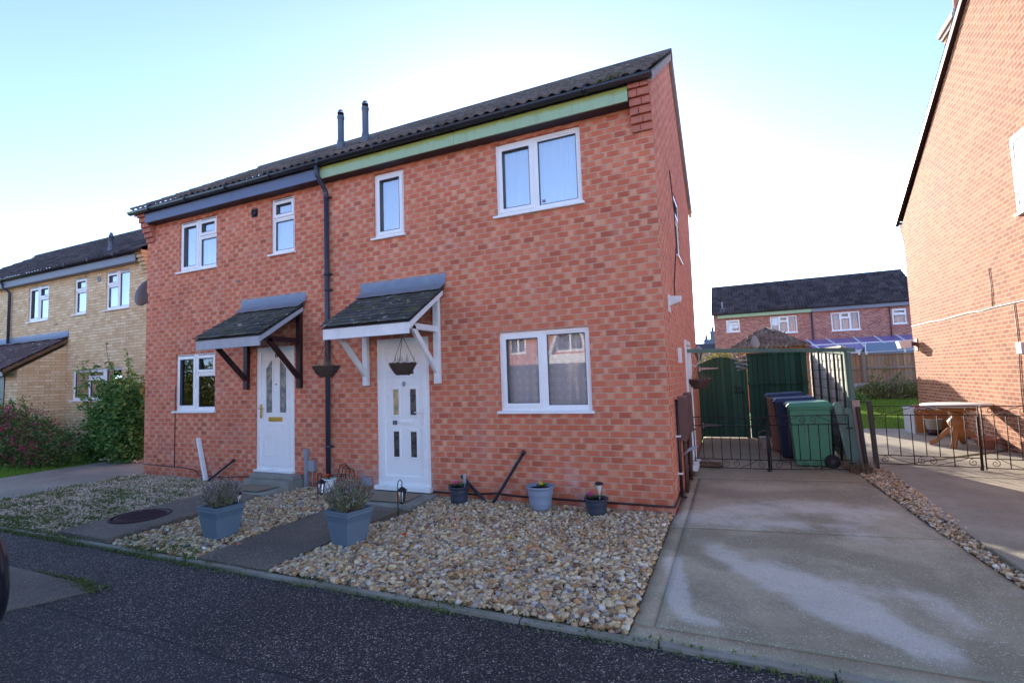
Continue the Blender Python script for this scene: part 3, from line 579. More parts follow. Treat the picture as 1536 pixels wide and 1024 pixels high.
def window(parent, f, u0, u1, v0, v1, panes, w0=.035, glassm='glass', cur=None, vents=False, sill=True, sillw=.05, room=True, gd=.03):
    """f(u,v,w): w inward. panes: (a0,a1,b0,b1,sash) fractions of the opening. Part window > pane, sill, curtain, room"""
    m = MB()
    def bx(a, b, c, d, wa, wb):
        p = [f(a, c, wa), f(b, c, wa), f(b, c, wb), f(a, c, wb), f(a, d, wa), f(b, d, wa), f(b, d, wb), f(a, d, wb)]; m.hexa(p)
    W, H = u1 - u0, v1 - v0; F = .045
    bx(u0, u0 + F, v0, v1, w0, w0 + .07); bx(u1 - F, u1, v0, v1, w0, w0 + .07); bx(u0 + F, u1 - F, v0, v0 + F, w0 + .001, w0 + .07); bx(u0 + F, u1 - F, v1 - F, v1, w0 + .001, w0 + .07)
    P = MB(); GK = MB()
    for a0, a1, b0, b1, sash in panes:
        x0, x1, y0, y1 = u0 + W * a0, u0 + W * a1, v0 + H * b0, v0 + H * b1
        # mullions between panes
        if a1 < .99: bx(x1 - .022, x1 + .022, max(y0, v0 + F), min(y1, v1 - F), w0 + .002, w0 + .068)
        if b1 < .99: bx(max(x0, u0 + F) + .002, min(x1, u1 - F) - .002, y1 - .022, y1 + .022, w0 + .004, w0 + .066)
        ax = F if a0 < .01 else .022; bx_ = F if a1 > .99 else .022; ay = F if b0 < .01 else .022; by = F if b1 > .99 else .022
        x0 += ax; x1 -= bx_; y0 += ay; y1 -= by
        s = .05 if sash else .022; o = -.014 if sash else .01
        for (p, q, r_, t_) in ((x0 - .004, x0 + s, y0 - .004, y1 + .004), (x1 - s, x1 + .004, y0 - .004, y1 + .004), (x0 + s, x1 - s, y0 - .004, y0 + s), (x0 + s, x1 - s, y1 - s, y1 + .004)): bx(p, q, r_, t_, w0 + o + (.001 if q - p > .1 else 0), w0 + .05)
        g0, g1 = w0 + o + .003, w0 + gd - .001
        if gd > .01:
            for (p, q, r_, t_) in ((x0 + s - .001, x0 + s + .008, y0 + s, y1 - s), (x1 - s - .008, x1 - s + .001, y0 + s, y1 - s), (x0 + s + .008, x1 - s - .008, y0 + s - .001, y0 + s + .008), (x0 + s + .008, x1 - s - .008, y1 - s - .009, y1 - s + .001)): GK.hexa([f(p, r_, g0), f(q, r_, g0), f(q, r_, g1), f(p, r_, g1), f(p, t_, g0), f(q, t_, g0), f(q, t_, g1), f(p, t_, g1)])
        P.quad(f(x0 + s - .003, y0 + s - .003, w0 + gd), f(x1 - s + .003, y0 + s - .003, w0 + gd), f(x1 - s + .003, y1 - s + .003, w0 + gd), f(x0 + s - .003, y1 - s + .003, w0 + gd))
    ob = m.build('window', M['upvc'], parent, bevel=.004)
    pn = P.build('pane', M[glassm], ob)
    if GK.v: GK.build('gasket', M['gasket'], ob)
    if vents:
        m = MB(); old = m
        for a0, a1, b0, b1, sash in panes:
            if b1 > .99:
                a, b = u0 + W * a0 + .07, u0 + W * a1 - .07; p = [f(a, v1 - .038, w0 - .016), f(b, v1 - .038, w0 - .016), f(b, v1 - .038, w0), f(a, v1 - .038, w0), f(a, v1 - .022, w0 - .016), f(b, v1 - .022, w0 - .016), f(b, v1 - .022, w0), f(a, v1 - .022, w0)]; m.hexa(p)
        m.build('trickle_vent', M['grey'], ob)
    if sill:
        m = MB(); e = sillw; p = [f(u0 - .03, v0 - .035, -e), f(u1 + .03, v0 - .035, -e), f(u1 + .03, v0 - .035, w0 + .02), f(u0 - .03, v0 - .035, w0 + .02), f(u0 - .03, v0 - .004, -e), f(u1 + .03, v0 - .004, -e), f(u1 + .03, v0 + .004, w0 - .002), f(u0 - .03, v0 + .004, w0 - .002)]
        m.hexa(p); m.build('sill', M['upvc'], ob, bevel=.004)
    if cur:
        n = 60; V = []; Fc = []
        for (ca, cb, amp) in cur[1]:
            o = len(V)
            for i in range(n + 1):
                u = u0 + W * (ca + (cb - ca) * i / n); w_ = w0 + .1 + amp * sin(i * .55 * (1 + .25 * sin(i * .13))) + amp * .5 * sin(i * 1.31 + 1)
                V += [f(u, v0 + .02, w_), f(u + .02 * sin(i * .3), v1 - .03, w_ * .8 + (w0 + .1) * .2)]
            Fc += [(o + 2 * i, o + 2 * i + 2, o + 2 * i + 3, o + 2 * i + 1) for i in range(n)]
        m = MB(); m.add(V, Fc, True); m.build('curtain', M[cur[0]], ob)
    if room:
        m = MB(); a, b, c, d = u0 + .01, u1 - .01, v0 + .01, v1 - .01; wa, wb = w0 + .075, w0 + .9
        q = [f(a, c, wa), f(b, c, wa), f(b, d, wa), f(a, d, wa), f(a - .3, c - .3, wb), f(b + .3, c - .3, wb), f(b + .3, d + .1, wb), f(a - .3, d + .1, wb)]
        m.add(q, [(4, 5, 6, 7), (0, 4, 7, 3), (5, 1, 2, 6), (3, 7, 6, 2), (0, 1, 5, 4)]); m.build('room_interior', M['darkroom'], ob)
    return ob

def tiles(m, origin, ux, us, length, slope_len, course=.34, tw=.15, amp=.034, step=.02, jit=0, clip=None, seedv=0, thick=.0):
    """interlocking wavy tiles. origin at eave corner, ux along eave, us up the slope; n = normal. each course one island per tile pair"""
    r = random.Random(seedv); o = Vector(origin); ux = Vector(ux); us = Vector(us); nn = ux.cross(us).normalized()
    nc = int(math.ceil(slope_len / course)); k = 6
    for c in range(nc):
        s0 = c * course; s1 = min(slope_len, s0 + course + .03); nt_ = int(math.ceil(length / (2 * tw) - .02))
        for t_ in range(nt_):
            a0 = t_ * 2 * tw; a1 = min(length, a0 + 2 * tw)
            if clip and not clip((a0 + a1) / 2, s0 + course / 2): continue
            V = []; j = r.gauss(0, jit); n = 2 * k
            for row, (s, lift) in enumerate(((s0, step + .012), (s0, step), (s1, 0.))):
                for i in range(n + 1):
                    a = a0 + (a1 - a0) * i / n; h = amp * (.5 + .5 * cos(2 * pi * a / tw)); h = h if h > 0 else 0
                    low = row == 0
                    V.append(o + ux * a + us * (s + (j if s > s0 else j)) + nn * ((h + step + .002 if not low else h - .012) if row < 2 else h * .95))
            F = []
            for row in range(2):
                for i in range(n): q = row * (n + 1) + i; F.append((q, q + 1, q + n + 2, q + n + 1))
            m.add(V, F, False)
            for q in range(len(m.sm) - len(F), len(m.sm)): m.sm[q] = True
def flat_tiles(m, origin, ux, us, length, slope_len, course=.1, tw=.165, th=.012, seedv=1):
    r = random.Random(seedv); o = Vector(origin); ux = Vector(ux); us = Vector(us); nn = ux.cross(us).normalized(); nc = int(round(slope_len / course))
    for c in range(nc):
        off = (c % 2) * tw / 2; a = -off
        while a < length - .01:
            x0 = max(0, a) + .0015; x1 = min(length, a + tw) - .0015; j = r.gauss(0, .003); l0 = th * 1.7 + r.gauss(0, .0025); l1 = r.gauss(0, .0015) + .004
            if x1 - x0 > .02:
                p = []
                for h0, h1 in ((0, -th * .5), (1, th * .5)):
                    for (x, s, h) in ((x0, c * course + j, l0 + h1), (x1, c * course + j, l0 + h1 + r.gauss(0, .002)), (x1, c * course + course * 1.25, l1 + h1), (x0, c * course + course * 1.25, l1 + h1)): p.append(o + ux * x + us * s + nn * h)
                m.hexa(p)
            a += tw
def gutter(m, p0, p1, r=.056, n=10):
    a = Vector(p0); b = Vector(p1); d = (b - a).normalized(); s = Vector((0, 0, 1)).cross(d).normalized(); vs_ = []
    for c in (a, b):
        for rr in (r, r - .006):
            for k in range(n + 1):
                an = pi + pi * k / n; vs_.append(c + s * (cos(an) * rr) + Vector((0, 0, sin(an) * rr)))
    N = n + 1; F = []
    for k in range(n): F += [(k, k + 1, 2 * N + k + 1, 2 * N + k), (N + k + 1, N + k, 3 * N + k, 3 * N + k + 1), (k, N + k, N + k + 1, k + 1), (2 * N + k + 1, 3 * N + k + 1, 3 * N + k, 2 * N + k)]
    F += [(0, 2 * N, 3 * N, N), (N - 1, 2 * N - 1, 4 * N - 1, 3 * N - 1)]
    m.add(vs_, F, True); m.add(vs_[:N], [tuple(range(N))]); m.add(vs_[2 * N:3 * N], [tuple(range(N))[::-1]])

PN2 = lambda s=.5: [(0, s, 0, 1, True), (s, 1, 0, 1, False)]
PN3 = [(0, .5, 0, 1, True), (.5, 1, 0, .64, False), (.5, 1, .64, 1, True)]
PN3r = [(0, .5, 0, .64, False), (0, .5, .64, 1, True), (.5, 1, 0, 1, False)]
PNn = [(0, 1, 0, .64, False), (0, 1, .64, 1, True)]
PBIG = [(0, .33, 0, 1, False), (.33, .66, 0, .68, False), (.33, .66, .68, 1, True), (.66, 1, 0, 1, False)]
HOLE = lambda w_: w_
# ------------------------------------------------------------------ main brick pair (front face y=0, right corner x=0)
H = thing('brick_house', 'pair of semi-detached red brick houses with white doors, porch canopies and long tiled roof', 'house', (0, 0, 0))
XL, D, ZT = -9.62, 5.2, 4.95
RY, RZ = 2.6, 6.82   # ridge
ff = lambda u, v, w_: (u, w_, v)
sf = lambda u, v, w_: (-w_, u, v)
wins = [(-2.07, -.885, 3.64, 4.62), (-4.11, -3.56, 3.64, 4.62), (-6.27, -5.73, 3.68, 4.62), (-8.66, -7.62, 3.66, 4.6), (-2.1, -.88, 1.07, 2.09), (-8.72, -7.63, 1.1, 2.13)]
door10 = (-4.1, -3.19, -.02, 2.12); door12 = (-6.6, -5.74, .14, 2.14)
m = MB(); wall_holes(m, ff, XL, 0, -.3, ZT, wins + [door10, door12], .1)
sidewin = (2.05, 2.75, 3.3, 4.3); sdoor = (2.42, 3.25, .02, 2.0)
wall_holes(m, sf, 0, D, -.3, ZT, [sidewin, sdoor], .1)
m.quad((XL, D, -.3), (XL, 0, -.3), (XL, 0, ZT), (XL, D, ZT)); m.quad((0, D, -.3), (XL, D, -.3), (XL, D, ZT), (0, D, ZT))
for x, o in ((0, 1), (XL, -1)):
    tr = [(x, 0, ZT), (x, D, ZT), (x, RY, RZ - .12)]; m.add(tr, [(0, 1, 2) if o > 0 else (2, 1, 0)])
m.quad((XL + .02, .3, 4.9), (-.02, .3, 4.9), (-.02, D - .1, 4.9), (XL + .02, D - .1, 4.9))
wall = m.build('wall', M['brick'], H)
for (xa, xb) in ((-.235, .002), (XL - .002, XL + .235)):   # stepped brick corbels at the eaves
    m = MB()
    for k in range(6):
        z0 = 4.35 + k * .09; z1 = z0 + .082; pr = -.035 * (k + 1); mid = (xa + xb) / 2 + (.02 if k % 2 else -.02)
        m.box(xa, mid - .003, pr, .0, z0, z1); m.box(mid + .003, xb, pr, .0, z0, z1); m.box(xa + .005, xb - .005, pr + .008, .0, z0 + .07, z0 + .094)
    m.build('eaves_corbel', M['soldier'], H, bevel=.004)
# roof
sl_len = math.hypot(RY + .27, RZ - 4.91); us = Vector((0, RY + .27, RZ - 4.91)).normalized(); usb = Vector((0, -(RY + .27), RZ - 4.91)).normalized()
m = MB(); tiles(m, (XL - .07, -.27, 4.935), (1, 0, 0), us, -XL + .13, sl_len, seedv=3, jit=.004)
tiles(m, (.06, D + .27, 4.91), (-1, 0, 0), usb, -XL + .13, sl_len, seedv=4)
roof = m.build('roof', M['tile'], H)
m = MB(); m.box(XL + .0, -.0, -.2, -.188, 4.846, 4.984); m.build('eaves_felt', M['soffit'], roof)
m = MB()
x = XL - .07
while x < .0:
    L = .45; m.tube([(x, RY, RZ + .0), (min(x + L, .065), RY, RZ + .0)], .1, 14); x += L - .006
m.build('ridge_tiles', M['tile'], roof)
for x0, x1 in ((.0, .052), (XL - .06, XL)):
    m = MB()
    for sgn, y0 in ((1, -.22), (-1, D + .22)):
        yr = RY; m.hexa([(x0, y0, 4.82), (x1, y0, 4.82), (x1, y0, 4.93), (x0, y0, 4.93), (x0, yr, RZ - .09), (x1, yr, RZ - .09), (x1, yr, RZ + .02), (x0, yr, RZ + .02)])
    m.build('verge_mortar', M['mortar'], roof)
def fascia(name, x0, x1, mt):
    m = MB(); x = x0
    while x < x1: e = min(x + 2.4, x1); m.box(x, e - .004, -.2 + .0015 * ((int(x * 10)) % 2), -.176, 4.665, 4.845); x = e
    return m.build(name, mt, H, bevel=.003)
fascia('fascia', -4.985, -.237, M['fgreen'])['label'] = 'pale green mossy fascia board on the right half'
fascia('fascia', XL + .237, -4.99, M['fblue'])['label'] = 'slate blue fascia board on the left half'
m = MB(); m.box(XL + .24, -.24, -.175, .0, 4.672, 4.69); m.build('soffit', M['soffit'], H)
m = MB(); gutter(m, (XL - .12, -.262, 4.9), (.06, -.262, 4.9))
for x in np.arange(XL + .5, 0, 1.05): m.tube([(x - .02, -.262, 4.897), (x + .02, -.262, 4.897)], .062, 12)
g = m.build('gutter', M['gutter'], H)
V, F = blades(np.column_stack([rng.normal(-.42, .1, 160), np.full(160, -.25) + rng.normal(0, .02, 160), np.full(160, 4.9)]), .11, .008, 41, .6); V2, F2 = leaves(np.column_stack([rng.normal(-.42, .09, 120), rng.normal(-.255, .02, 120), rng.uniform(4.93, 4.99, 120)]), .035, seedv=42)
V, F = merge([(V, F), (V2, F2)]); o_ = np_mesh('gutter_weeds', V, F, M['weed'], g)
m = MB(); m.tube([(-4.985, -.262, 4.85), (-4.985, -.262, 4.74), (-4.985, -.25, 4.7), (-4.985, -.09, 4.53), (-4.985, -.065, 4.47), (-4.985, -.065, 4.4)], .036, 12); m.tube([(-4.985, -.06, 4.45), (-4.985, -.06, -.02)], .036, 14)
for z in (4.42, 3.2, 2.95, 1.7, .55): m.tube([(-4.985, -.06, z - .025), (-4.985, -.06, z + .025)], .045, 12); m.box(-5.03, -4.92, -.03, .0, z - .012, z + .012); m.tube([(-4.93, -.03, z), (-4.93, .0, z)], .008, 6)
m.build('downpipe', M['pipe'], H)
for x, zt in ((-5.1, 6.1), (-4.58, 6.12)):
    m = MB(); y = .4; m.lathe([(.075, 5.25), (.066, 5.5), (.066, 5.52), (.06, 5.53), (.06, 5.56), (.052, 5.57), (.052, zt - .17), (.06, zt - .16), (.06, zt - .12), (.05, zt - .11)], (x, y, 0), 20)
    fl = m.build('boiler_flue', M['flue'], roof)
    m = MB()
    for k in range(6): a = pi * k / 3; m.tube([(x + .045 * cos(a), y + .045 * sin(a), zt - .115), (x + .05 * cos(a), y + .05 * sin(a), zt - .06), (x + .03 * cos(a), y + .03 * sin(a), zt - .015), (x, y, zt)], .006, 6)
    m.lathe([(.05, -.07), (.053, -.065), (.05, -.06)], (x, y, zt), 16); m.build('flue_guard', M['rustiron'], fl)
# windows
window(H, ff, *wins[0], PN2(.47), cur=('net', [(0.06, .97, .018)]), glassm='glass_up')
window(H, ff, *wins[1], [(0, 1, 0, 1, True)], cur=('net', [(0.0, 1, .006)]), glassm='glass_up')
window(H, ff, *wins[2], PNn, cur=('net', [(0.0, 1, .006)]), glassm='glass_up', vents=True)
window(H, ff, *wins[3], PN3, cur=('net', [(0.0, 1, .01)]), glassm='glass_up', vents=True)
window(H, ff, *wins[4], PN2(.5), cur=('netdots', [(0.0, 1, .022)]))
window(H, ff, *wins[5], PN3, vents=True)
window(H, sf, *sidewin, PNn, w0=.02, sillw=.03)
# window flowers seen behind the upper right window
# doors
def text(s, size, loc, mat, parent, ext=.004, rot=(pi / 2, 0, 0)):
    cu = bpy.data.curves.new('txt', 'FONT'); cu.body = s; cu.size = size; cu.extrude = ext; cu.align_x = 'CENTER'; cu.offset = .0025
    o = bpy.data.objects.new('txt', cu); COL.objects.link(o); dg = bpy.context.evaluated_depsgraph_get(); me = bpy.data.meshes.new_from_object(o.evaluated_get(dg)); bpy.data.objects.remove(o)
    ob = bpy.data.objects.new('house_number', me); COL.objects.link(ob); ob.parent = parent; ob.location = loc; ob.rotation_euler = rot; me.materials.clear(); me.materials.append(mat); return ob
def ringrect(m, a, b, c, d, w_, y0, y1):
    m.box(a, b, y0, y1, c, c + w_); m.box(a, b, y0, y1, d - w_, d); m.box(a, a + w_, y0 + .0007, y1, c + w_, d - w_); m.box(b - w_, b, y0 + .0007, y1, c + w_, d - w_)
a, b, c, d = door10; m = MB(); ringrect(m, a, b, c + .05, d, .065, .012, .09); ringrect(m, a + .064, b - .064, c + .11, d - .064, .07, .004, .075)
m.box(a + .13, b - .13, .03, .07, c + .17, d - .13)
m.box(a - .02, b + .02, -.07, .08, c - .01, c + .05)
pl = []
for (p, q, r_, s_) in ((-3.845, -3.715, 1.0, 1.4), (-3.55, -3.415, 1.0, 1.4), (-3.845, -3.715, .41, .8), (-3.55, -3.415, .41, .8)): ringrect(m, p - .015, q + .015, r_ - .015, s_ + .015, .032, .018, .031)
# fan light surround
N = 16; cxx, czz = -3.625, 1.575; arc = [(cxx + .2 * cos(pi * k / N), czz + .2 * sin(pi * k / N)) for k in range(N + 1)]; ar2 = [(cxx + .165 * cos(pi * k / N), czz + .025 + .15 * sin(pi * k / N)) for k in range(N + 1)]
for k in range(N): p = [arc[k], arc[k + 1], ar2[k + 1], ar2[k]]; m.add([(x, .018, z) for x, z in p] + [(x, .031, z) for x, z in p], [(0, 1, 2, 3), (4, 7, 6, 5), (0, 4, 5, 1), (3, 2, 6, 7)])
m.box(cxx - .2, cxx + .2, .018, .031, czz - .02, czz + .01)
dr = m.build('front_door', M['upvc'], H, bevel=.004); dr['label'] = 'white panelled front door numbered 10'
m = MB()
for i, (p, q, r_, s_) in enumerate(((-3.845, -3.715, 1.0, 1.4), (-3.55, -3.415, 1.0, 1.4), (-3.845, -3.715, .41, .8), (-3.55, -3.415, .41, .8))):
    m.mi = 0 if i == 0 else 1; m.quad((p, .026, r_), (q, .026, r_), (q, .026, s_), (p, .026, s_))
m.mi = 1; m.add([(cxx, .027, czz + .01)] + [(x, .027, z) for x, z in ar2], [(0, k + 1, k + 2) for k in range(N)]); m.build('pane', [M['yellow_refl'], M['leaded']], dr)
m = MB(); m.box(-3.72, -3.5, .014, .03, .885, .945); m.box(-3.71, -3.51, .008, .014, .9, .93); m.build('letterbox', M['upvc'], dr, bevel=.004)
m = MB(); m.box(-3.305, -3.275, -.008, .004, .88, 1.12); m.tube([(-3.29, -.008, 1.06), (-3.29, -.045, 1.06), (-3.31, -.05, 1.06), (-3.41, -.05, 1.06)], .009, 8); m.build('handle', M['white'], dr, bevel=.002)
m = MB(); m.lathe([(.0, -.01), (.022, -.008), (.026, 0), (.022, .008), (0, .01)], (0, 0, 0), 12); m.v = [(-3.635 + v[0], .02 + v[2], 1.46 + v[1] * 1.5) for v in m.v]; m.build('door_knocker', M['grey'], dr)
text('10', .085, (-3.81, .024, .88), M['iron'], dr)
a, b, c, d = door12; m = MB(); ringrect(m, a, b, c, d, .06, .012, .09); ringrect(m, a + .059, b - .059, c + .02, d - .059, .04, .006, .075); m.box(a + .09, b - .09, .024, .07, c + .05, d - .09)
m.box(a - .01, b + .01, -.05, .08, c - .03, c + .002)
gl = [[(-6.39, 1.06), (-6.25, 1.06), (-6.25, 1.93), (-6.39, 1.78)], [(-6.08, 1.06), (-5.935, 1.06), (-5.935, 1.78), (-6.08, 1.93)]]
for q in gl:
    cx_ = sum(p[0] for p in q) / 4; cz_ = sum(p[1] for p in q) / 4; big = [(cx_ + (x - cx_) * 1.38, cz_ + (z - cz_) * 1.07) for x, z in q]
    for k in range(4): p = [big[k], big[(k + 1) % 4], q[(k + 1) % 4], q[k]]; m.add([(x, .012, z) for x, z in p] + [(x, .025, z) for x, z in p], [(0, 1, 2, 3), (4, 7, 6, 5), (0, 4, 5, 1), (3, 2, 6, 7)])
for p, q in ((-6.41, -6.24), (-6.1, -5.93)): ringrect(m, p, q, .36, .88, .02, .016, .025)
dr = m.build('front_door', M['upvc'], H, bevel=.004); dr['label'] = 'white front door numbered 12 with brass letterbox'
m = MB()
for q in gl: m.add([(x, .021, z) for x, z in q], [(0, 1, 2, 3)])
m.build('pane', M['obscure'], dr)
m = MB(); m.box(-6.33, -6.03, .008, .026, .92, .99); m.box(-6.31, -6.05, .003, .008, .933, .977); m.build('letterbox', M['gold'], dr, bevel=.003)
m = MB(); m.box(-6.515, -6.485, .0, .012, .97, 1.2); m.tube([(-6.5, .0, 1.13), (-6.5, -.04, 1.13), (-6.48, -.045, 1.13), (-6.4, -.045, 1.13)], .009, 8); m.build('handle', M['gold'], dr)
m = MB(); m.lathe([(.012, 0), (.012, .01), (0, .012)], (0, 0, 0), 10); m.v = [(-6.165 + v[0], .024 - v[2], 1.52 + v[1]) for v in m.v]; m.build('spyhole', M['iron'], dr)
text('12', .075, (-6.165, .02, 1.965), M['iron'], dr)
m = MB(); m.box(-6.5, -5.52, -.32, .0, -.2, .045); m.build('doorstep', M['step'], H, bevel=.008)['label'] = 'concrete step under the door numbered 12'
m2 = MB(); m2.box(-6.52, -5.56, -.2, .0, .045, .105); m2.build('doorstep', M['step'], H, bevel=.008)
# side door
a, b, c, d = sdoor; m = MB()
for (p, q, r_, s_) in ((a, a + .07, c, d), (b - .07, b, c, d), (a + .07, b - .07, d - .07, d), (a + .07, b - .07, c, c + .05)): m.box(-.06, .03, p, q, r_, s_)
m.box(-.05, -.02, a + .07, b - .07, c + .05, d - .07); m.box(.0, .09, a - .03, b + .03, c - .05, c + .0)
m.build('side_door', M['upvc'], H, bevel=.003)
# canopies
def canopy(x0, x1, wood, board, xl, xr, lab):
    z1, z0, y0 = 2.78, 2.245, -.86; L = x1 - x0; sl = math.hypot(-y0, z1 - z0); u = Vector((0, -y0, z1 - z0)).normalized()
    m = MB(); flat_tiles(m, (x0 - .03, y0, z0), (1, 0, 0), u, L + .06, sl, .098, .165, .012, int(abs(x0) * 10)); c = m.build('porch_canopy', M['tile_c'], H); c['label'] = lab
    m = MB(); m.hexa([(x0 - .01, y0 + .03, z0 - .02), (x1 + .01, y0 + .03, z0 - .02), (x1 + .01, -.001, z1 - .03), (x0 - .01, -.001, z1 - .03), (x0 - .01, y0 + .03, z0 - .005), (x1 + .01, y0 + .03, z0 - .005), (x1 + .01, -.001, z1 - .012), (x0 - .01, -.001, z1 - .012)]); m.build('roof_board', M['soffit'], c)
    m = MB(); n = 14; V = []
    for i in range(n + 1):
        x = x0 - .05 + (L + .1) * i / n; j = .004 * sin(i * 2.3); V += [(x, -.004 + j * .3, z1 + .2 + j), (x, -.012, z1 + .06), (x, -.06, z1 + .028 + j), (x, -.16, z1 - .045 + j)]
    m.add(V, [(4 * i + k, 4 * i + k + 1, 4 * i + k + 5, 4 * i + k + 4) for i in range(n) for k in range(3)], True); m.build('lead_flashing', M['lead'], c)
    m = MB(); m.box(x0, x1, y0 + .035, y0 + .06, 2.085, 2.235); m.build('fascia_board', board, c, bevel=.003)
    # mortar verge
    for s_, x in ((1, x1), (-1, x0)):
        pass
    for x in (xl, xr):
        m = MB(); m.box(x - .045, x + .045, -.06, .0, 1.45, 2.7); m.bar((x, -.03, 2.2), (x, y0 + .08, 2.2), .05, .08); m.bar((x, -.05, 1.62), (x, -.62, 2.2), .05, .075); m.bar((x, -.03, 2.66), (x, y0 + .08, 2.2), .048, .09)
        m.build('bracket', wood, c, bevel=.004)
    for x in (x0 + .004, x1 - .004): m = MB(); m.hexa([(x - .012, y0 + .05, z0 - .1), (x + .012, y0 + .05, z0 - .1), (x + .012, -.02, z1 - .11), (x - .012, -.02, z1 - .11), (x - .012, y0 + .05, z0 - .02), (x + .012, y0 + .05, z0 - .02), (x + .012, -.02, z1 - .03), (x - .012, -.02, z1 - .03)]); m.build('barge_board', board, c, bevel=.003)
    return c
canopy(-4.32, -2.93, M['white'], M['white'], -4.27, -3.03, 'porch canopy with white timber brackets over door 10')
canopy(-6.92, -5.53, M['stainwood'], M['greywhite'], -6.8, -5.6, 'porch canopy with dark stained brackets over door 12')
# small fittings on the facade and side wall
m = MB(); m.box(-.07, .07, -.07, .07, 0, .012); m.lathe([(.06, .012), (.06, .03), (.042, .032), (.036, .014)], (0, 0, 0), 18); m.v = [(-6.65 + v[0], -v[2], 4.46 + v[1]) for v in m.v]; m.build('extractor_vent', M['iron'], H)
m = MB(); m.tube([(0, 0, 2.5), (.05, 0, 2.5)], .01, 8); m.v = [(-7.0 + v[0] * .3, -.03 + v[1], 3.28 + v[0]) for v in m.v]
def fitting(name, mat, shapes, lab=None, bevel=.003):
    m = MB(); shapes(m); o = m.build(name, mat, H, bevel=bevel)
    if lab: o['label'] = lab
    return o
fitting('overflow_pipe', M['grey'], lambda m: m.tube([(-2.82, .01, 3.35), (-2.8, -.07, 3.34)], .012, 8), bevel=0)
fitting('overflow_pipe', M['grey'], lambda m: m.tube([(-7.02, .01, 3.32), (-7.0, -.08, 3.31)], .012, 8), bevel=0)
r = random.Random(5); pts = [(XL - .01, -.012, .01), (XL + .6, -.012, .0), (XL + 1.2, -.012, -.02), (XL + 1.7, -.014, -.03)]; m = MB()
m.tube([(-3.15, -.015, -.02), (-2.5, -.015, -.015), (-2.2, -.02, .02), (-1.9, -.015, 0), (-1.2, -.016, -.002), (-.6, -.015, .0), (.0, -.015, .0), (.015, .0, .002), (.015, .4, .0), (.015, .62, .03)], .012, 6); m.build('cable', M['black'], H); m = MB()
m.tube([(XL - .01, -.01, .115), (XL + .35, -.012, .11), (XL + .8, -.012, .1), (XL + 1.2, -.012, .09), (XL + 1.5, -.012, .06), (XL + 1.6, -.014, -.02), (XL + 2.2, -.012, -.03), (XL + 2.9, -.012, .02), (-6.62, -.012, .03)], .008, 6)
m.build('cable', M['black'], H); m = MB(); m.tube([(XL + .92, -.008, 1.55), (XL + .92, -.008, .08)], .006, 5); m.build('cable', M['black'], H); m = MB(); m.tube([(-5.7, -.02, .07), (-5.5, -.03, .1), (-5.42, -.03, .18)], .008, 5); m.build('cable', M['black'], H)
fitting('cable_duct', M['grey'], lambda m: (m.box(-5.49, -5.43, -.05, .0, -.12, .42), m.box(-5.5, -5.42, -.06, .0, .42, .5)))
fitting('junction_box', M['grey'], lambda m: (m.box(-5.4, -5.27, -.07, .0, .17, .33), m.tube([(-5.33, -.03, .17), (-5.33, -.03, -.1)], .01, 6)), 'grey box low on the wall left of the downpipe')
fitting('junction_box', M['grey'], lambda m: (m.box(-4.36, -4.21, -.06, .0, .0, .12), m.tube([(-4.3, -.03, .12), (-4.34, -.03, .16), (-4.42, -.03, .14), (-4.45, -.03, .0)], .008, 6)), 'grey box low on the wall beside door 10')
def airbrick(x): 
    m = MB(); m.box(x - .11, x + .11, -.006, .0, -.07, -.005)
    for i in range(9):
        for j in range(3): m.mi = 1; m.box(x - .095 + i * .023, x - .083 + i * .023, -.0085, -.005, -.06 + j * .02, -.05 + j * .02)
    m.build('air_brick', [M['soldier'], M['black']], H)
airbrick(-1.27); airbrick(-5.2)
fitting('security_light', M['white'], lambda m: (m.box(.0, .02, .5, .62, 2.24, 2.46), m.hexa([(.02, .52, 2.32), (.15, .5, 2.36), (.15, .62, 2.36), (.02, .6, 2.32), (.02, .52, 2.44), (.16, .5, 2.43), (.16, .62, 2.43), (.02, .6, 2.44)])))
m = MB(); m.tube([(.01, 1.6, 4.45), (.012, 1.95, 3.9), (.012, 1.95, 3.4), (.012, 1.3, 2.7), (.012, 1.3, 2.42)], .008, 5); m.build('cable', M['black'], H)
for y, z0, z1 in ((.95, .6, 1.17), (1.7, .62, 1.19)):
    m = MB(); m.box(.0, .09, y, y + .38, z0, z1); m.box(.09, .098, y + .02, y + .36, z0 + .03, z1 - .03); mb = m.build('meter_box', M['brownplastic'], H, bevel=.012); m = MB(); m.tube([(.05, y + .1, z0), (.05, y + .1, -.1)], .022, 8); m.build('pipe', M['brownpipe'], mb); m = MB(); m.tube([(.05, y + .28, z0), (.05, y + .28, -.1)], .016, 8); m.build('pipe', M['brownpipe'], mb)
m = MB(); m.tube([(.03, .58, 1.15), (.03, .58, -.02), (.06, .7, -.05)], .02, 8); m.lathe([(.024, 0), (.024, .02)], (.03, .58, 1.14), 10); p_ = m.build('waste_pipe', M['black'], H); 
for z in (.25, .7): m = MB(); m.box(.0, .055, .55, .61, z, z + .02); m.build('pipe_clip', M['white'], p_)
fitting('waste_outlet', M['grey'], lambda m: m.tube([(.03, 1.0, .42), (.12, 1.0, .5), (.2, 1.05, .52)], .02, 8), bevel=0)
fitting('doorbell_box', M['white'], lambda m: m.box(.0, .04, 1.35, 1.5, 1.62, 1.83))
fitting('step_block', M['white'], lambda m: m.box(.0, .13, 1.9, 2.3, .05, .13))
fitting('leaning_board', M['fblue'], lambda m: m.box(.02, .05, 1.85, 2.1, -.05, .62))
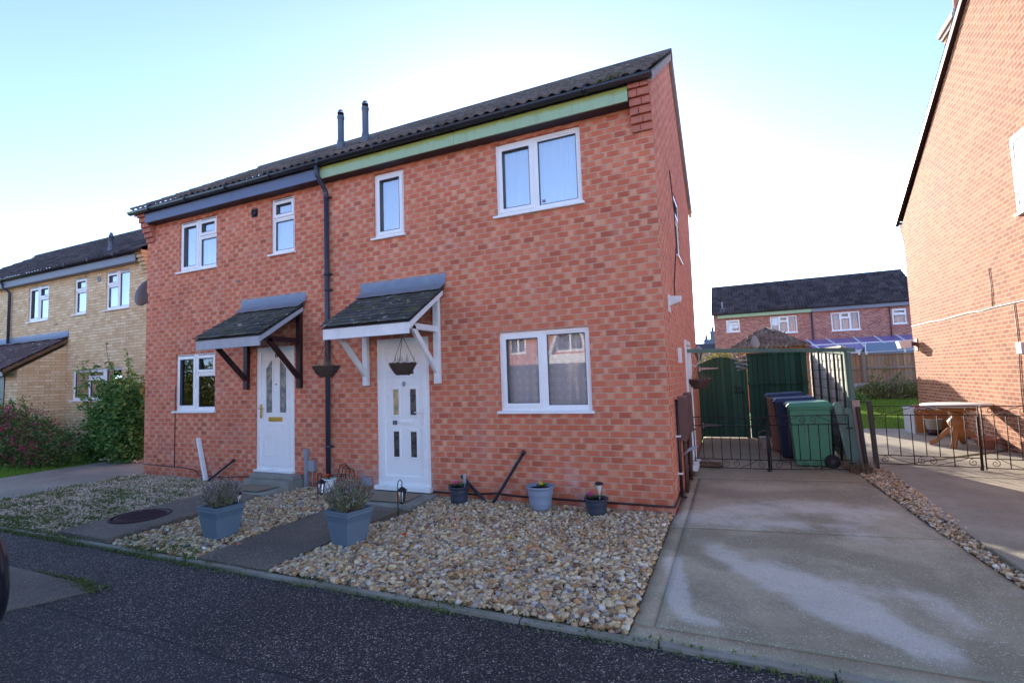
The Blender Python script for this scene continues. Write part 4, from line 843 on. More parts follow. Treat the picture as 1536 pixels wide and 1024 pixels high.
# satellite dish on the left end wall
m = MB(); prof = [(0, 0), (.1, .006), (.2, .028), (.3, .065), (.31, .07), (.29, .075), (.2, .04), (.1, .018), (0, .012)]; m.lathe([(r_ * .82, z) for r_, z in prof], (0, 0, 0), 28, sy=1.1)
Rm = Matrix.Rotation(R(8), 3, 'Z') @ Matrix.Rotation(R(75), 3, 'X') @ Matrix.Rotation(R(180), 3, 'X')
m.v = [tuple(Rm @ Vector(v) + Vector((XL - .12, -.03, 3.42))) for v in m.v]; ds = m.build('satellite_dish', M['brownpipe'], H); m = MB(); m.tube([(XL, .2, 3.25), (XL - .15, .18, 3.3), (XL - .13, .04, 3.42)], .016, 8); m.build('dish_arm', M['flue'], ds)

# ------------------------------------------------------------------ yellow brick house on the left (front y=1.5, right end x=-12.15)
YX, YY = -12.15, 1.5
H2 = thing('brick_house', 'yellow brick house with brown tiled roof and lean-to porch behind the shrubs', 'house', (YX, YY, 0))
fy = lambda u, v, w_: (u, YY + w_, v)
yw = [(-13.97, -12.95, 3.58, 4.56), (-15.42, -14.84, 3.58, 4.56), (-17.78, -16.7, 3.56, 4.56), (-15.4, -13.2, 1.3, 2.1)]
m = MB(); wall_holes(m, fy, -24, YX, -.3, 4.95, yw, .1); m.quad((YX, YY, -.3), (YX, YY + 5.4, -.3), (YX, YY + 5.4, 4.95), (YX, YY, 4.95)); m.add([(YX, YY, 4.95), (YX, YY + 5.4, 4.95), (YX, YY + 2.7, 6.7)], [(0, 1, 2)])
m.quad((-24, YY, -.3), (-24, YY + 5.4, -.3), (-24, YY + 5.4, 4.95), (-24, YY, 4.95)); m.quad((-24, YY + 5.4, -.3), (YX, YY + 5.4, -.3), (YX, YY + 5.4, 4.95), (-24, YY + 5.4, 4.95)); m.build('wall', M['brick_y'], H2)
m = MB()
for k in range(6): m.box(YX - .235, YX + .002, YY - .035 * (k + 1), YY, 4.35 + k * .09, 4.35 + k * .09 + .082)
m.build('eaves_corbel', M['ycorbel'], H2, bevel=.004)
m = MB(); u = Vector((0, 2.97, 1.95)).normalized(); sl = math.hypot(2.97, 1.95); tiles(m, (-24, YY - .27, 4.88), (1, 0, 0), u, 24 + YX + .08, sl, seedv=7); tiles(m, (YX + .08, YY + 5.67, 4.88), (-1, 0, 0), Vector((0, -2.97, 1.95)).normalized(), 24 + YX + .08, sl, seedv=8); rf = m.build('roof', M['tile_b'], H2)
m = MB(); m.box(-23.9, YX - .0, YY - .2, YY - .188, 4.812, 4.925); m.build('eaves_felt', M['soffit'], rf)
m = MB()
x = -24
while x < YX - .1: m.tube([(x, YY + 2.7, 6.83), (min(x + .45, YX + .08), YY + 2.7, 6.83)], .1, 12); x += .444
m.build('ridge_tiles', M['tile_b'], rf)
m = MB(); m.box(-24, YX - .24, YY - .2, YY - .176, 4.63, 4.81); m.build('fascia', M['fgrey'], H2)
m = MB(); m.box(-24, YX - .24, YY - .174, YY, 4.64, 4.66); m.build('soffit', M['fgrey'], H2)
m = MB(); gutter(m, (-24, YY - .262, 4.87), (YX + .02, YY - .262, 4.87)); [m.tube([(x - .02, YY - .262, 4.867), (x + .02, YY - .262, 4.867)], .062, 12) for x in np.arange(-23, YX, 1.1)]; m.build('gutter', M['gutter'], H2)
m = MB(); m.tube([(-18.75, YY - .26, 4.8), (-18.75, YY - .2, 4.65), (-18.72, YY - .06, 4.5), (-18.72, YY - .06, 2.9)], .036, 10); m.build('downpipe', M['pipe'], H2)
m = MB(); m.lathe([(.075, 5.0), (.066, 5.3), (.06, 5.32), (.052, 5.34), (.052, 5.6), (.058, 5.6), (.058, 5.64), (.045, 5.65), (.03, 5.72), (0, 5.73)], (-14.27, YY + .25, 0), 18); m.build('boiler_flue', M['flue'], rf)
for i, (w_, pn) in enumerate(zip(yw, (PN3r, PNn, PN3, PBIG))): window(H2, fy, *w_, pn, glassm='glass_up', cur=('net', [(0, 1, .01)]) if i < 2 else None, vents=True)
m = MB(); m.lathe([(.07, 0), (.07, .025), (.045, .027), (.04, .005)], (0, 0, 0), 16); m.v = [(-14.25 + v[0], YY - v[2], 4.42 + v[1]) for v in m.v]; m.build('extractor_vent', M['grey'], H2)
m = MB(); m.tube([(-16.4, YY, 3.4), (-16.15, YY - .02, 3.4)], .012, 6); m.build('overflow_pipe', M['grey'], H2)
# its lean-to porch
px, py = -15.7, .5; m = MB(); m.hexa([(-19.6, py, -.3), (px, py, -.3), (px, YY, -.3), (-19.6, YY, -.3), (-19.6, py, 2.12), (px, py, 2.12), (px, YY, 2.78), (-19.6, YY, 2.78)]); po = m.build('porch', M['brick_y'], H2)
u = Vector((0, 1.36, .88)).normalized(); m = MB(); tiles(m, (-19.7, .17, 2.12), (1, 0, 0), u, 19.7 + px + .06, 1.6, course=.2, tw=.1, amp=.012, seedv=9); m.build('porch_roof', M['tile_p'], po)
m = MB(); n = 16; V = []
for i in range(n + 1): x = -19.7 + (19.78 + px) * i / n; j = .012 * sin(i * 2.1); V += [(x, YY - .005, 3.17 + j), (x, YY - .02, 3.02), (x, YY - .14, 2.96 + j)]
m.add(V, [(3 * i + k, 3 * i + k + 1, 3 * i + k + 4, 3 * i + k + 3) for i in range(n) for k in range(2)], True); m.build('lead_flashing', M['lead'], po)
m = MB(); m.hexa([(px, .2, 2.03), (px + .04, .2, 2.03), (px + .04, YY - .01, 2.86), (px, YY - .01, 2.86), (px, .2, 2.12), (px + .04, .2, 2.12), (px + .04, YY - .01, 2.95), (px, YY - .01, 2.95)]); m.build('barge_board', M['timber'], po)
m = MB(); gutter(m, (-19.7, .14, 2.13), (px + .04, .14, 2.13), .05); m.box(-19.6, px - .0, .22, .25, 1.97, 2.1); m.build('gutter', M['gutter'], po)
m = MB(); m.box(-17.3, -16.3, py - .02, py + .0, -.1, 1.98); m.build('front_door', M['black'], po)

# ------------------------------------------------------------------ right-hand house: gable wall facing us (x=4.93)
RX = 4.93; Y0, Y1, E, RYr, RZr = -.9, 10.0, 5.15, 4.55, 8.55
H3 = thing('brick_house', 'orange-red brick house with sunlit gable wall and chimney at right edge', 'house', (RX, Y1, 0))
fr = lambda u, v, w_: (RX + w_, -u, v)    # u = -y so that the face looks to -x
rw = [(-4.37, -3.1, 3.78, 5.0)]
m = MB(); wall_holes(m, fr, -Y1, -Y0, -.3, E, rw, .1)
n = 60
m.add([(RX, Y1, E), (RX, Y0, E), (RX, RYr, RZr - .1)], [(2, 0, 1)])
X2 = RX + 8; m.quad((RX, Y0, -.3), (X2, Y0, -.3), (X2, Y0, E), (RX, Y0, E)); m.quad((X2, Y1, -.3), (RX, Y1, -.3), (RX, Y1, E), (X2, Y1, E)); m.quad((X2, Y0, -.3), (X2, Y1, -.3), (X2, Y1, E), (X2, Y0, E)); m.add([(X2, Y0, E), (X2, Y1, E), (X2, RYr, RZr - .1)], [(0, 1, 2)])
m.build('wall', M['brick_o'], H3)
m = MB()
for k in range(7): m.box(RX, RX + .235, Y1, Y1 + .032 * (k + 1), 4.6 + k * .08, 4.6 + k * .08 + .073)
m.build('eaves_corbel', M['brick_o'], H3, bevel=.004)
s_ = math.hypot(10.32 - RYr, RZr - 5.28); m = MB(); tiles(m, (X2, 10.32, 5.28), (-1, 0, 0), Vector((0, -(10.32 - RYr), RZr - 5.28)).normalized(), 8.08, s_, seedv=12); s2_ = math.hypot(RYr + 1.2, RZr - 5.28); tiles(m, (RX - .08, -1.2, 5.28), (1, 0, 0), Vector((0, RYr + 1.2, RZr - 5.28)).normalized(), 8.08, s2_, seedv=13); rf = m.build('roof', M['tile_b'], H3)
m = MB()
for (ya, za) in ((10.3, 5.3), (-1.18, 5.3)): m = MB(); m.hexa([(RX - .08, ya, za - .14), (RX - .002, ya, za - .14), (RX - .002, ya, za), (RX - .08, ya, za), (RX - .08, RYr, RZr - .14), (RX - .002, RYr, RZr - .14), (RX - .002, RYr, RZr), (RX - .08, RYr, RZr)]); m.build('barge_board', M['stainwood'], rf)
m = MB(); gutter(m, (X2, 10.38, 5.27), (RX - .1, 10.38, 5.27)); m.build('gutter', M['gutter'], H3)
m = MB(); m.box(5.35, 6.0, 7.0, 7.65, 6.2, 8.55); m.mi = 1; m.box(5.31, 6.04, 6.96, 7.69, 8.55, 8.64); m.box(5.27, 6.08, 6.92, 7.73, 8.64, 8.75); m.box(5.31, 6.04, 6.96, 7.69, 8.75, 8.84); ch = m.build('chimney', [M['brick_o'], M['mortar']], rf)
m = MB(); m.lathe([(.1, 8.84), (.13, 8.9), (.11, 9.0), (.1, 9.25), (.13, 9.3), (.12, 9.34), (.08, 9.32)], (5.55, 7.3, 0), 16); m.build('chimney_pot', M['terracotta'], ch)
window(H3, fr, *rw[0], PN2(.5), w0=-.02, glassm='glint', sillw=.06, gd=-.006)
m = MB(); m.tube([(RX - .01, 9.95, 2.46), (RX - .012, 8.6, 2.455), (RX - .012, 7.85, 2.43), (RX - .012, 7.3, 2.44), (RX - .012, 6.5, 2.45), (RX - .012, 6.0, 2.425), (RX - .012, 5.55, 2.44), (RX - .012, 4.5, 2.43), (RX - .012, 2.0, 2.45)], .008, 6); m.build('cable', M['white'], H3)
m = MB(); m.tube([(RX - .012, 5.53, 2.45), (RX - .012, 5.5, 2.7), (RX - .012, 5.52, 3.14)], .007, 6); m.build('cable', M['stainwood'], H3); m = MB(); m.tube([(RX - .012, 4.8, 2.42), (RX - .012, 4.78, 1.9), (RX - .012, 4.86, .95), (RX - .012, 4.82, .3)], .007, 6); m.build('cable', M['stainwood'], H3)
m = MB(); m.box(RX - .02, RX, 9.62, 9.82, 1.82, 2.12); m.box(RX - .15, RX - .02, 9.7, 9.78, 1.95, 2.05); sl_ = m.build('security_light', M['brownplastic'], H3, bevel=.004); m = MB(); m.hexa([(RX - .36, 9.6, 1.9), (RX - .14, 9.6, 1.9), (RX - .14, 9.9, 1.9), (RX - .36, 9.9, 1.9), (RX - .4, 9.6, 2.08), (RX - .14, 9.6, 2.12), (RX - .14, 9.9, 2.12), (RX - .4, 9.9, 2.08)]); m.build('lamp_head', M['white'], sl_, bevel=.004)
m = MB(); m.box(RX - .06, RX, 4.6, 4.76, 1.6, 1.78); m.build('junction_box', M['white'], H3, bevel=.005)

# ------------------------------------------------------------------ house across the back gardens
BY = 25; H4 = thing('brick_house', 'red brick semi-detached houses with dark tiled roof across the back gardens', 'house', (-.25, BY, 0))
fb = lambda u, v, w_: (u, BY + w_, v)
bw = [(.4, 1.1, 3.66, 4.34), (2.64, 3.93, 3.43, 4.36), (5.5, 6.78, 3.38, 4.34), (8.15, 8.75, 3.55, 4.32)]
m = MB(); wall_holes(m, fb, -.25, 9.35, -.3, 4.7, bw, .1); m.quad((-.25, BY + 6, -.3), (-.25, BY, -.3), (-.25, BY, 4.7), (-.25, BY + 6, 4.7)); m.quad((9.35, BY, -.3), (9.35, BY + 6, -.3), (9.35, BY + 6, 4.7), (9.35, BY, 4.7)); m.quad((9.35, BY + 6, -.3), (-.25, BY + 6, -.3), (-.25, BY + 6, 4.7), (9.35, BY + 6, 4.7))
m.add([(-.25, BY, 4.7), (-.25, BY + 6, 4.7), (-.25, BY + 3, 6.6)], [(0, 2, 1)]); m.add([(9.35, BY, 4.7), (9.35, BY + 6, 4.7), (9.35, BY + 3, 6.6)], [(0, 1, 2)])
for k in range(4): m.box(-.25, -.03, BY - .035 * (k + 1), BY, 4.3 + k * .09, 4.3 + k * .09 + .085)
m.build('wall', M['brick_b'], H4)
u = Vector((0, 3.25, 2.0)).normalized(); m = MB(); tiles(m, (-.35, BY - .25, 4.68), (1, 0, 0), u, 9.8, math.hypot(3.25, 2.0), amp=.06, step=.06, seedv=15); tiles(m, (9.45, BY + 6.25, 4.68), (-1, 0, 0), Vector((0, -3.25, 2.0)).normalized(), 9.8, math.hypot(3.25, 2.0), seedv=16); rf = m.build('roof', M['tile_b'], H4)
m = MB(); m.tube([(-.35, BY + 3, 6.68), (9.45, BY + 3, 6.68)], .1, 10); m.build('ridge_tiles', M['tile_b'], rf)
m = MB(); m.lathe([(.05, 4.75), (.05, 5.35), (.06, 5.36), (.03, 5.45), (0, 5.45)], (.25, BY + .3, 0), 12); m.hexa([(.05, BY - .02, 4.83), (.45, BY - .02, 4.83), (.45, BY + .4, 5.06), (.05, BY + .4, 5.06), (.05, BY - .02, 4.88), (.45, BY - .02, 4.88), (.45, BY + .4, 5.12), (.05, BY + .4, 5.12)]); m.build('boiler_flue', M['grey'], rf)
m = MB(); m.box(-.03, 4.6, BY - .2, BY - .17, 4.45, 4.63); m.build('fascia', M['fgreen'], H4); m = MB(); m.box(4.61, 9.35, BY - .2, BY - .17, 4.45, 4.63); m.build('fascia', M['fgrey'], H4)
m = MB(); gutter(m, (-.35, BY - .26, 4.68), (9.45, BY - .26, 4.68)); m.build('gutter', M['gutter'], H4); m = MB(); m.tube([(4.62, BY - .06, 4.5), (4.62, BY - .06, 0)], .04, 8); m.build('downpipe', M['pipe'], H4); m = MB(); m.tube([(8.05, BY - .05, 4.5), (8.05, BY - .05, 2.9)], .025, 8); m.build('downpipe', M['brownpipe'], H4)
for i, w_ in enumerate(bw): window(H4, fb, *w_, PNn if i in (0, 3) else PBIG, glassm='glass', cur=('lace', [(0, 1, .02)]), room=False)
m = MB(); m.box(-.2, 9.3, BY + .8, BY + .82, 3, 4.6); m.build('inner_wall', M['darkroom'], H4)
# purple lean-to roof on that house
T = thing('lean_to_canopy', 'purple translucent sheet lean-to roof on white rafters against the back house', 'canopy', (6.3, 22.2, 0))
m = MB(); m.hexa([(4.5, 22, 2.22), (9.3, 22, 2.22), (9.3, 24.97, 2.95), (4.0, 24.97, 2.95), (4.5, 22, 2.24), (9.3, 22, 2.24), (9.3, 24.97, 2.97), (4.0, 24.97, 2.97)]); m.build('roof_sheet', M['purple'], T)
m = MB(); [m.bar((x, 22, 2.27), (x - .3 if x < 6 else x, 24.9, 3.0), .05, .05) for x in (4.6, 5.5, 6.4, 7.3, 8.2, 9.1)]; m.box(4.5, 9.3, 21.97, 22.02, 2.12, 2.26); m.bar((4.35, 23.4, 2.62), (9.3, 23.4, 2.62), .05, .05); m.build('rafters', M['white'], T); 
for x in (4.55, 6.9, 9.2): m = MB(); m.box(x, x + .08, 21.98, 22.06, 0, 2.12); m.build('post', M['white'], T)
T = thing('garden_shed', 'shed with blue-grey felt roof showing above the brown back fence', 'shed', (6.9, 21, 0))
m = MB(); m.box(6.1, 7.9, 20.6, 21.6, 0, 2.05); m.build('wall', M['fencegrey'], T); m = MB(); m.hexa([(6.0, 20.45, 2.02), (8.0, 20.45, 2.0), (7.8, 21.1, 2.42), (6.15, 21.1, 2.42), (6.0, 20.45, 2.07), (8.0, 20.45, 2.05), (7.8, 21.1, 2.47), (6.15, 21.1, 2.47)]); m.hexa([(6.15, 21.1, 2.42), (7.8, 21.1, 2.42), (8.0, 21.75, 2.0), (6.0, 21.75, 2.02), (6.15, 21.1, 2.47), (7.8, 21.1, 2.47), (8.0, 21.75, 2.05), (6.0, 21.75, 2.07)]); m.build('roof', M['bluegreyroof'], T); m = MB(); m.bar((5.98, 20.43, 2.04), (6.13, 21.1, 2.46), .04, .1); m.build('barge_board', M['white'], T)
# garage with pyramid roof
T = thing('garage', 'small brick outbuilding with mossy pyramid tiled roof behind the green gate', 'outbuilding', (1.85, 15.2, 0))
m = MB(); m.box(.8, 2.95, 14.2, 16.3, -.1, 2.26); m.build('wall', M['brick'], T)
ap = Vector((1.87, 15.25, 3.05)); cs = [Vector((.66, 14.04, 2.24)), Vector((3.08, 14.04, 2.24)), Vector((3.08, 16.46, 2.24)), Vector((.66, 16.46, 2.24))]; m = MB(); hp = MB()
for k in range(4):
    a_, b_ = cs[k], cs[(k + 1) % 4]; L = (b_ - a_).length; ux = (b_ - a_).normalized(); mid = (a_ + b_) / 2; u = (ap - mid); sl = u.length; u.normalize()
    tiles(m, a_, ux, u, L, sl, course=.24, tw=.15, amp=.055, step=.05, clip=lambda a, s, L=L, sl=sl: abs(a - L / 2) < (L / 2) * (1 - s / sl) + .02, seedv=20 + k)
    m.add([a_ + Vector((0, 0, -.01)), b_ + Vector((0, 0, -.01)), ap], [(0, 1, 2)]); hp.tube([a_, ap], .06, 8)
rf = m.build('roof', M['tile_g'], T); hp.build('hip_tiles', M['tile_g'], rf)
# distant chimneys
T = thing('brick_house', 'distant grey house with two chimney stacks seen in the gap behind the back house', 'house', (-4.0, 62, 0))
m = MB(); m.box(-7, -1.2, 60, 66, 0, 4.0); m.build('wall', M['brick_b'], T); m = MB(); m.hexa([(-7.3, 59.7, 3.95), (-.9, 59.7, 3.95), (-.9, 63, 5.0), (-7.3, 63, 5.0), (-7.3, 59.7, 4.05), (-.9, 59.7, 4.05), (-.9, 63, 5.1), (-7.3, 63, 5.1)]); m.hexa([(-7.3, 63, 5.0), (-.9, 63, 5.0), (-.9, 66.3, 3.95), (-7.3, 66.3, 3.95), (-7.3, 63, 5.1), (-.9, 63, 5.1), (-.9, 66.3, 4.05), (-7.3, 66.3, 4.05)]); rf = m.build('roof', M['tile_b'], T)
for cx_, zt in ((-1.55, 6.9), (-2.35, 5.9)):
    m = MB(); m.box(cx_ - .4, cx_ + .4, 62.5, 63.3, 4.6, zt - .5); m.box(cx_ - .45, cx_ + .45, 62.45, 63.35, zt - .5, zt - .35); c_ = m.build('chimney', M['flue'], rf); m = MB(); m.lathe([(.17, zt - .35), (.14, zt + .1), (.17, zt + .2), (.1, zt + .2)], (cx_ - .1, 62.9, 0), 10); m.build('chimney_pot', M['flue'], c_)
# ------------------------------------------------------------------ fences and gates
def spiral(c, r0, turns, a0, sgn, f, n=22):
    """spiral ending at radius r0, points in plane mapping f(a,b)"""
    out = []
    for i in range(n + 1):
        t_ = i / n; r_ = r0 * (1 - t_ * .82); a = a0 + sgn * turns * 2 * pi * t_; out.append(f(c[0] + r_ * cos(a), c[1] + r_ * sin(a)))
    return out
def iron_leaf(label, p0, p1, zb0, zb1, h, group, mat, mirror=False, bolt=False):
    a = Vector((p0[0], p0[1], zb0)); b = Vector((p1[0], p1[1], zb1)); L = (b - a).length
    T = thing('iron_gate', label, 'gate', a, group)
    def f(u, v):
        u = L - u if mirror else u; q = a + (b - a) * (u / L); return (q.x, q.y, q.z + v)
    z1, z2, z3, z4 = .03, .16, h - .13, h; rr = .0065
    m = MB(); m.tube([f(0, 0), f(0, z4)], .009, 6); m.tube([f(L, 0), f(L, z4)], .009, 6)
    for z in (z1, z2, z3, z4): m.tube([f(0, z), f(L, z)], rr * 1.15, 6)
    m.build('frame', mat, T)
    for k in range(1, 8):
        u = L * k / 8; m = MB(); lo = z1 if k in (3, 6) else z2; m.tube([f(u, lo), f(u, z3)], rr, 6); m.build('bar', mat, T)
    for zc, s in (((z3 + z4) / 2, 1), ((z1 + z2) / 2, -1)):
        m = MB(); hh = .055
        for (c, a0, sg) in ((.1, pi / 2 * s, 1 * s), (L / 2 - .062, pi / 2 * s, -1 * s), (L / 2 + .062, pi / 2 * s, 1 * s), (L - .1, pi / 2 * s, -1 * s)): m = MB(); m.tube(spiral((c, zc), hh, 1.35, a0 + pi, sg, f), .0045, 5, rs=None); m.build('scroll', mat, T)
        m = MB(); m.tube([f(.16, zc - hh * s), f(L * .25, zc - .01), f(L / 2 - .12, zc + hh * s)], .0045, 5); m.build('scroll', mat, T); m = MB(); m.tube([f(L / 2 + .12, zc + hh * s), f(L * .75, zc), f(L - .16, zc - hh * s)], .0045, 5)
        m.build('scroll', mat, T)
    if bolt: m = MB(); e = L - .015; m.tube([f(e, z3 - .02), f(e, -.02)], .011, 6); m.lathe([(.025, -.02), (.02, .02), (.012, .04)], f(e, 0), 8); m.build('drop_bolt', mat, T)
    for z in (z3 - .06, z2 - .04): m = MB(); m.tube([f(-.05, z), f(.03, z)], .012, 6); m.build('hinge', mat, T)
iron_leaf('left leaf of the thin iron scroll gate, hung beside the house wall', (.06, 2.5), (1.1, 2.53), -.02, -.02, .8, 'iron scroll gates across the driveways', M['iron'], bolt=True)
iron_leaf('iron scroll gate leaf standing in front of the green wheelie bin', (2.17, 2.76), (1.12, 2.53), -.02, -.02, .81, 'iron scroll gates across the driveways', M['iron'])
iron_leaf('iron scroll gate leaf on the neighbour slab, hung from the black post', (2.62, 3.5), (3.86, 3.42), -.04, -.04, .9, 'iron scroll gates across the driveways', M['rustiron'], bolt=True)
iron_leaf('iron scroll gate leaf meeting the sunlit gable wall at the right edge', (4.9, 3.25), (3.89, 3.4), -.04, -.04, .9, 'iron scroll gates across the driveways', M['rustiron'])
def post(name, label, cat, p0, p1, w_, mat, cap=False, group=None, up=(0, 1, 0)):
    m = MB(); m.bar(p0, p1, w_, w_ * .9, up); o = m.build(name, mat, bevel=.006); tag(o, label, cat, group); return o
post('gate_post', 'weathered pale timber gate post between the two drives', 'post', (2.31, 2.95, -.1), (2.31, 2.97, .99), .1, M['postwood'], up=(0, 1, 0))
post('gate_post', 'short black painted post fixed in front of the pale timber post', 'post', (2.37, 2.86, -.1), (2.31, 2.84, .9), .055, M['black'])
post('gate_post', 'tall black painted gate post at the edge of the neighbour slab', 'post', (2.5, 2.9, -.12), (2.47, 2.92, .98), .06, M['black'])
# green arched side gate
G = thing('side_gate', 'dark green arched timber garden gate with white strap hinges', 'gate', (.42, 5.85, .06))
m = MB(); n = 9
for i in range(n):
    x0 = -.02 + .9 * i / n; x1 = x0 + .9 / n + .004; h = lambda x: .09 + 1.56 + .14 * sin(pi * min(max(x / .86, 0), 1))
    y = 5.85 + (.012 if i % 2 else 0); m.hexa([(x0, y, .07), (x1, y, .07), (x1, y + .018, .07), (x0, y + .018, .07), (x0, y, h(x0)), (x1, y, h(x1)), (x1, y + .018, h(x1)), (x0, y + .018, h(x0))])
m.build('boards', M['fencegreen'], G)
for z in (.25, .85, 1.4): m = MB(); m.box(0, .86, 5.882, 5.92, z, z + .11); m.build('ledge', M['fencegreen'], G)
for z in (.32, 1.55):
    m = MB(); m.prism([(-.02, z - .06), (.02, z - .06), (.02, z - .025), (.38, z - .012), (.38, z + .012), (.02, z + .025), (.02, z + .06), (-.02, z + .06)], lambda a, b, d: (a, d, b), 5.835, 5.848); m.build('strap_hinge', M['grey'], G)
m = MB(); m.box(.69, .8, 5.83, 5.849, 1.1, 1.14); m.box(.7, .72, 5.82, 5.849, 1.07, 1.17); m.tube([(.66, 5.83, 1.02), (.86, 5.83, 1.02)], .012, 6); m.build('latch', M['iron'], G)
post('gate_post', 'dark green post against the house wall at the arched gate', 'post', (-.06, 5.86, 0), (-.06, 5.86, 1.95), .08, M['fencegreen'])
post('gate_post', 'dark green post between the arched gate and the board fence', 'post', (.9, 5.88, 0), (.9, 5.88, 1.8), .07, M['fencegreen'])
# green board fence
G = thing('board_fence', 'dark green vertical board fence panel right of the arched gate', 'fence', (1.45, 5.9, .06))
m = MB(); n = 11
for i in range(n): x0 = .95 + 1.1 * i / n; y = 5.9 + (.014 if i % 2 else 0); m.box(x0, x0 + .106, y, y + .018, .02, 1.8 + .01 * (i % 3))
m.build('boards', M['fencegreen'], G); 
for z in (1.18, .42, 1.8): m = MB(); m.box(.94, 2.07, 5.865, 5.898 if z < 1.5 else 5.94, z, z + .045); m.build('rail', M['fencegreen'], G)
G = thing('board_fence', 'added unseen dark green board panel blocking low sun behind the house corner', 'fence', (-.8, 5.9, 0)); m = MB()  # out-of-view panel added to keep sun streaks off the drive
for i in range(16): m.box(-1.7 + i * .1, -1.594 + i * .1, 5.9 + (.014 if i % 2 else 0), 5.918 + (.014 if i % 2 else 0), -.05, 1.95)
m.build('boards', M['fencegreen'], G)
# side lap fence, sunlit face seen from the drive
G = thing('lap_fence', 'weathered lap fence panel along the drive edge behind the bins, white-lit at top', 'fence', (2.2, 4.6, 0))
P0, P1 = Vector((2.27, 3.15, 0)), Vector((2.12, 5.86, 0)); dv = (P1 - P0); nrm = Vector((-1, 0, 0)); m = MB()
for i in range(11):
    z0 = .05 + i * .158
    for k in range(3):
        a_ = P0 + dv * (k / 3); b_ = P0 + dv * ((k + 1) / 3); w0_ = rng.uniform(-.006, .006)
        m.hexa([a_ + Vector((-.014, 0, z0)), a_ + Vector((0, 0, z0)), b_ + Vector((0, 0, z0)), b_ + Vector((-.014, 0, z0 + w0_)), a_ + Vector((-.006, 0, z0 + .175)), a_ + Vector((0.004, 0, z0 + .175)), b_ + Vector((0.004, 0, z0 + .175)), b_ + Vector((-.006, 0, z0 + .175 + w0_))])
m.build('boards', M['fencewhite'], G)
m = MB(); m.bar(P0 + Vector((-.02, 0, 1.8)), P1 + Vector((-.02, 0, 1.83)), .07, .03); m.build('rail', M['fencewhite'], G)
for t_ in (.02, .2, .4, .62, .85):
    m = MB(); q = P0 + dv * t_; m.box(q.x - .06, q.x - .03, q.y - .02, q.y + .02, .0, 1.78); m.build('batten', M['fencegreen'], G)
# green frame over the gate
G = thing('pergola', 'green timber beam on a tall post spanning from the house wall above the iron gates', 'pergola', (2.26, 2.98, 0))
m = MB(); m.bar((.0, 2.62, 1.83), (2.36, 2.98, 1.735), .05, .06); m.build('beam', M['postgreen'], G, bevel=.004)
m = MB(); m.bar((2.29, 3.0, -.05), (2.26, 3.0, 1.7), .085, .085, (0, 1, 0)); m.build('post', M['postgreen'], G, bevel=.004)
m = MB(); m.bar((2.24, 3.0, 1.7), (2.1, 5.8, 1.86), .04, .05); m.build('side_rail', M['postgreen'], G)
for x0, x1, h, dy, lb in ((2.2, 2.06, 1.02, 2.84, 'taller green board leaning against the frame post right of the bin'), (2.27, 2.2, .93, 2.9, 'shorter round-topped green board beside the pale gate post')):
    m = MB(); m.prism([(-.05, 0), (.05, 0), (.05, h - .03), (.03, h), (-.03, h), (-.05, h - .03)], lambda a, b, d, x0=x0, x1=x1, dy=dy, h=h: (x0 + (x1 - x0) * b / h + a, dy + d, b - .05), 0, .02); tag(m.build('timber_board', M['postgreen']), lb, 'board')
# brown garden fence at the back
G = thing('board_fence', 'brown vertical board fence across the end of the sunny back lawn', 'fence', (7, 20.2, .1))
m = MB(); x = 3.2
while x < 16: m.box(x, x + .125, 20.2 + rng.uniform(0, .01), 20.225, .1, 1.95 + rng.uniform(-.01, .01)); x += .13
m.build('boards', M['fencebrown'], G)
for z in (.55, 1.35, 1.96): m = MB(); m.box(3.2, 16, 20.13, 20.199 if z < 1.9 else 20.24, z, z + .09 if z < 1.9 else 2.0); m.build('rail', M['fencegrey'], G)
for x in (3.3, 5.75, 8.2, 10.7, 13.1): m = MB(); m.box(x, x + .12, 20.03, 20.15, 0, 2.02); m.build('fence_post', M['fencegrey'], G)
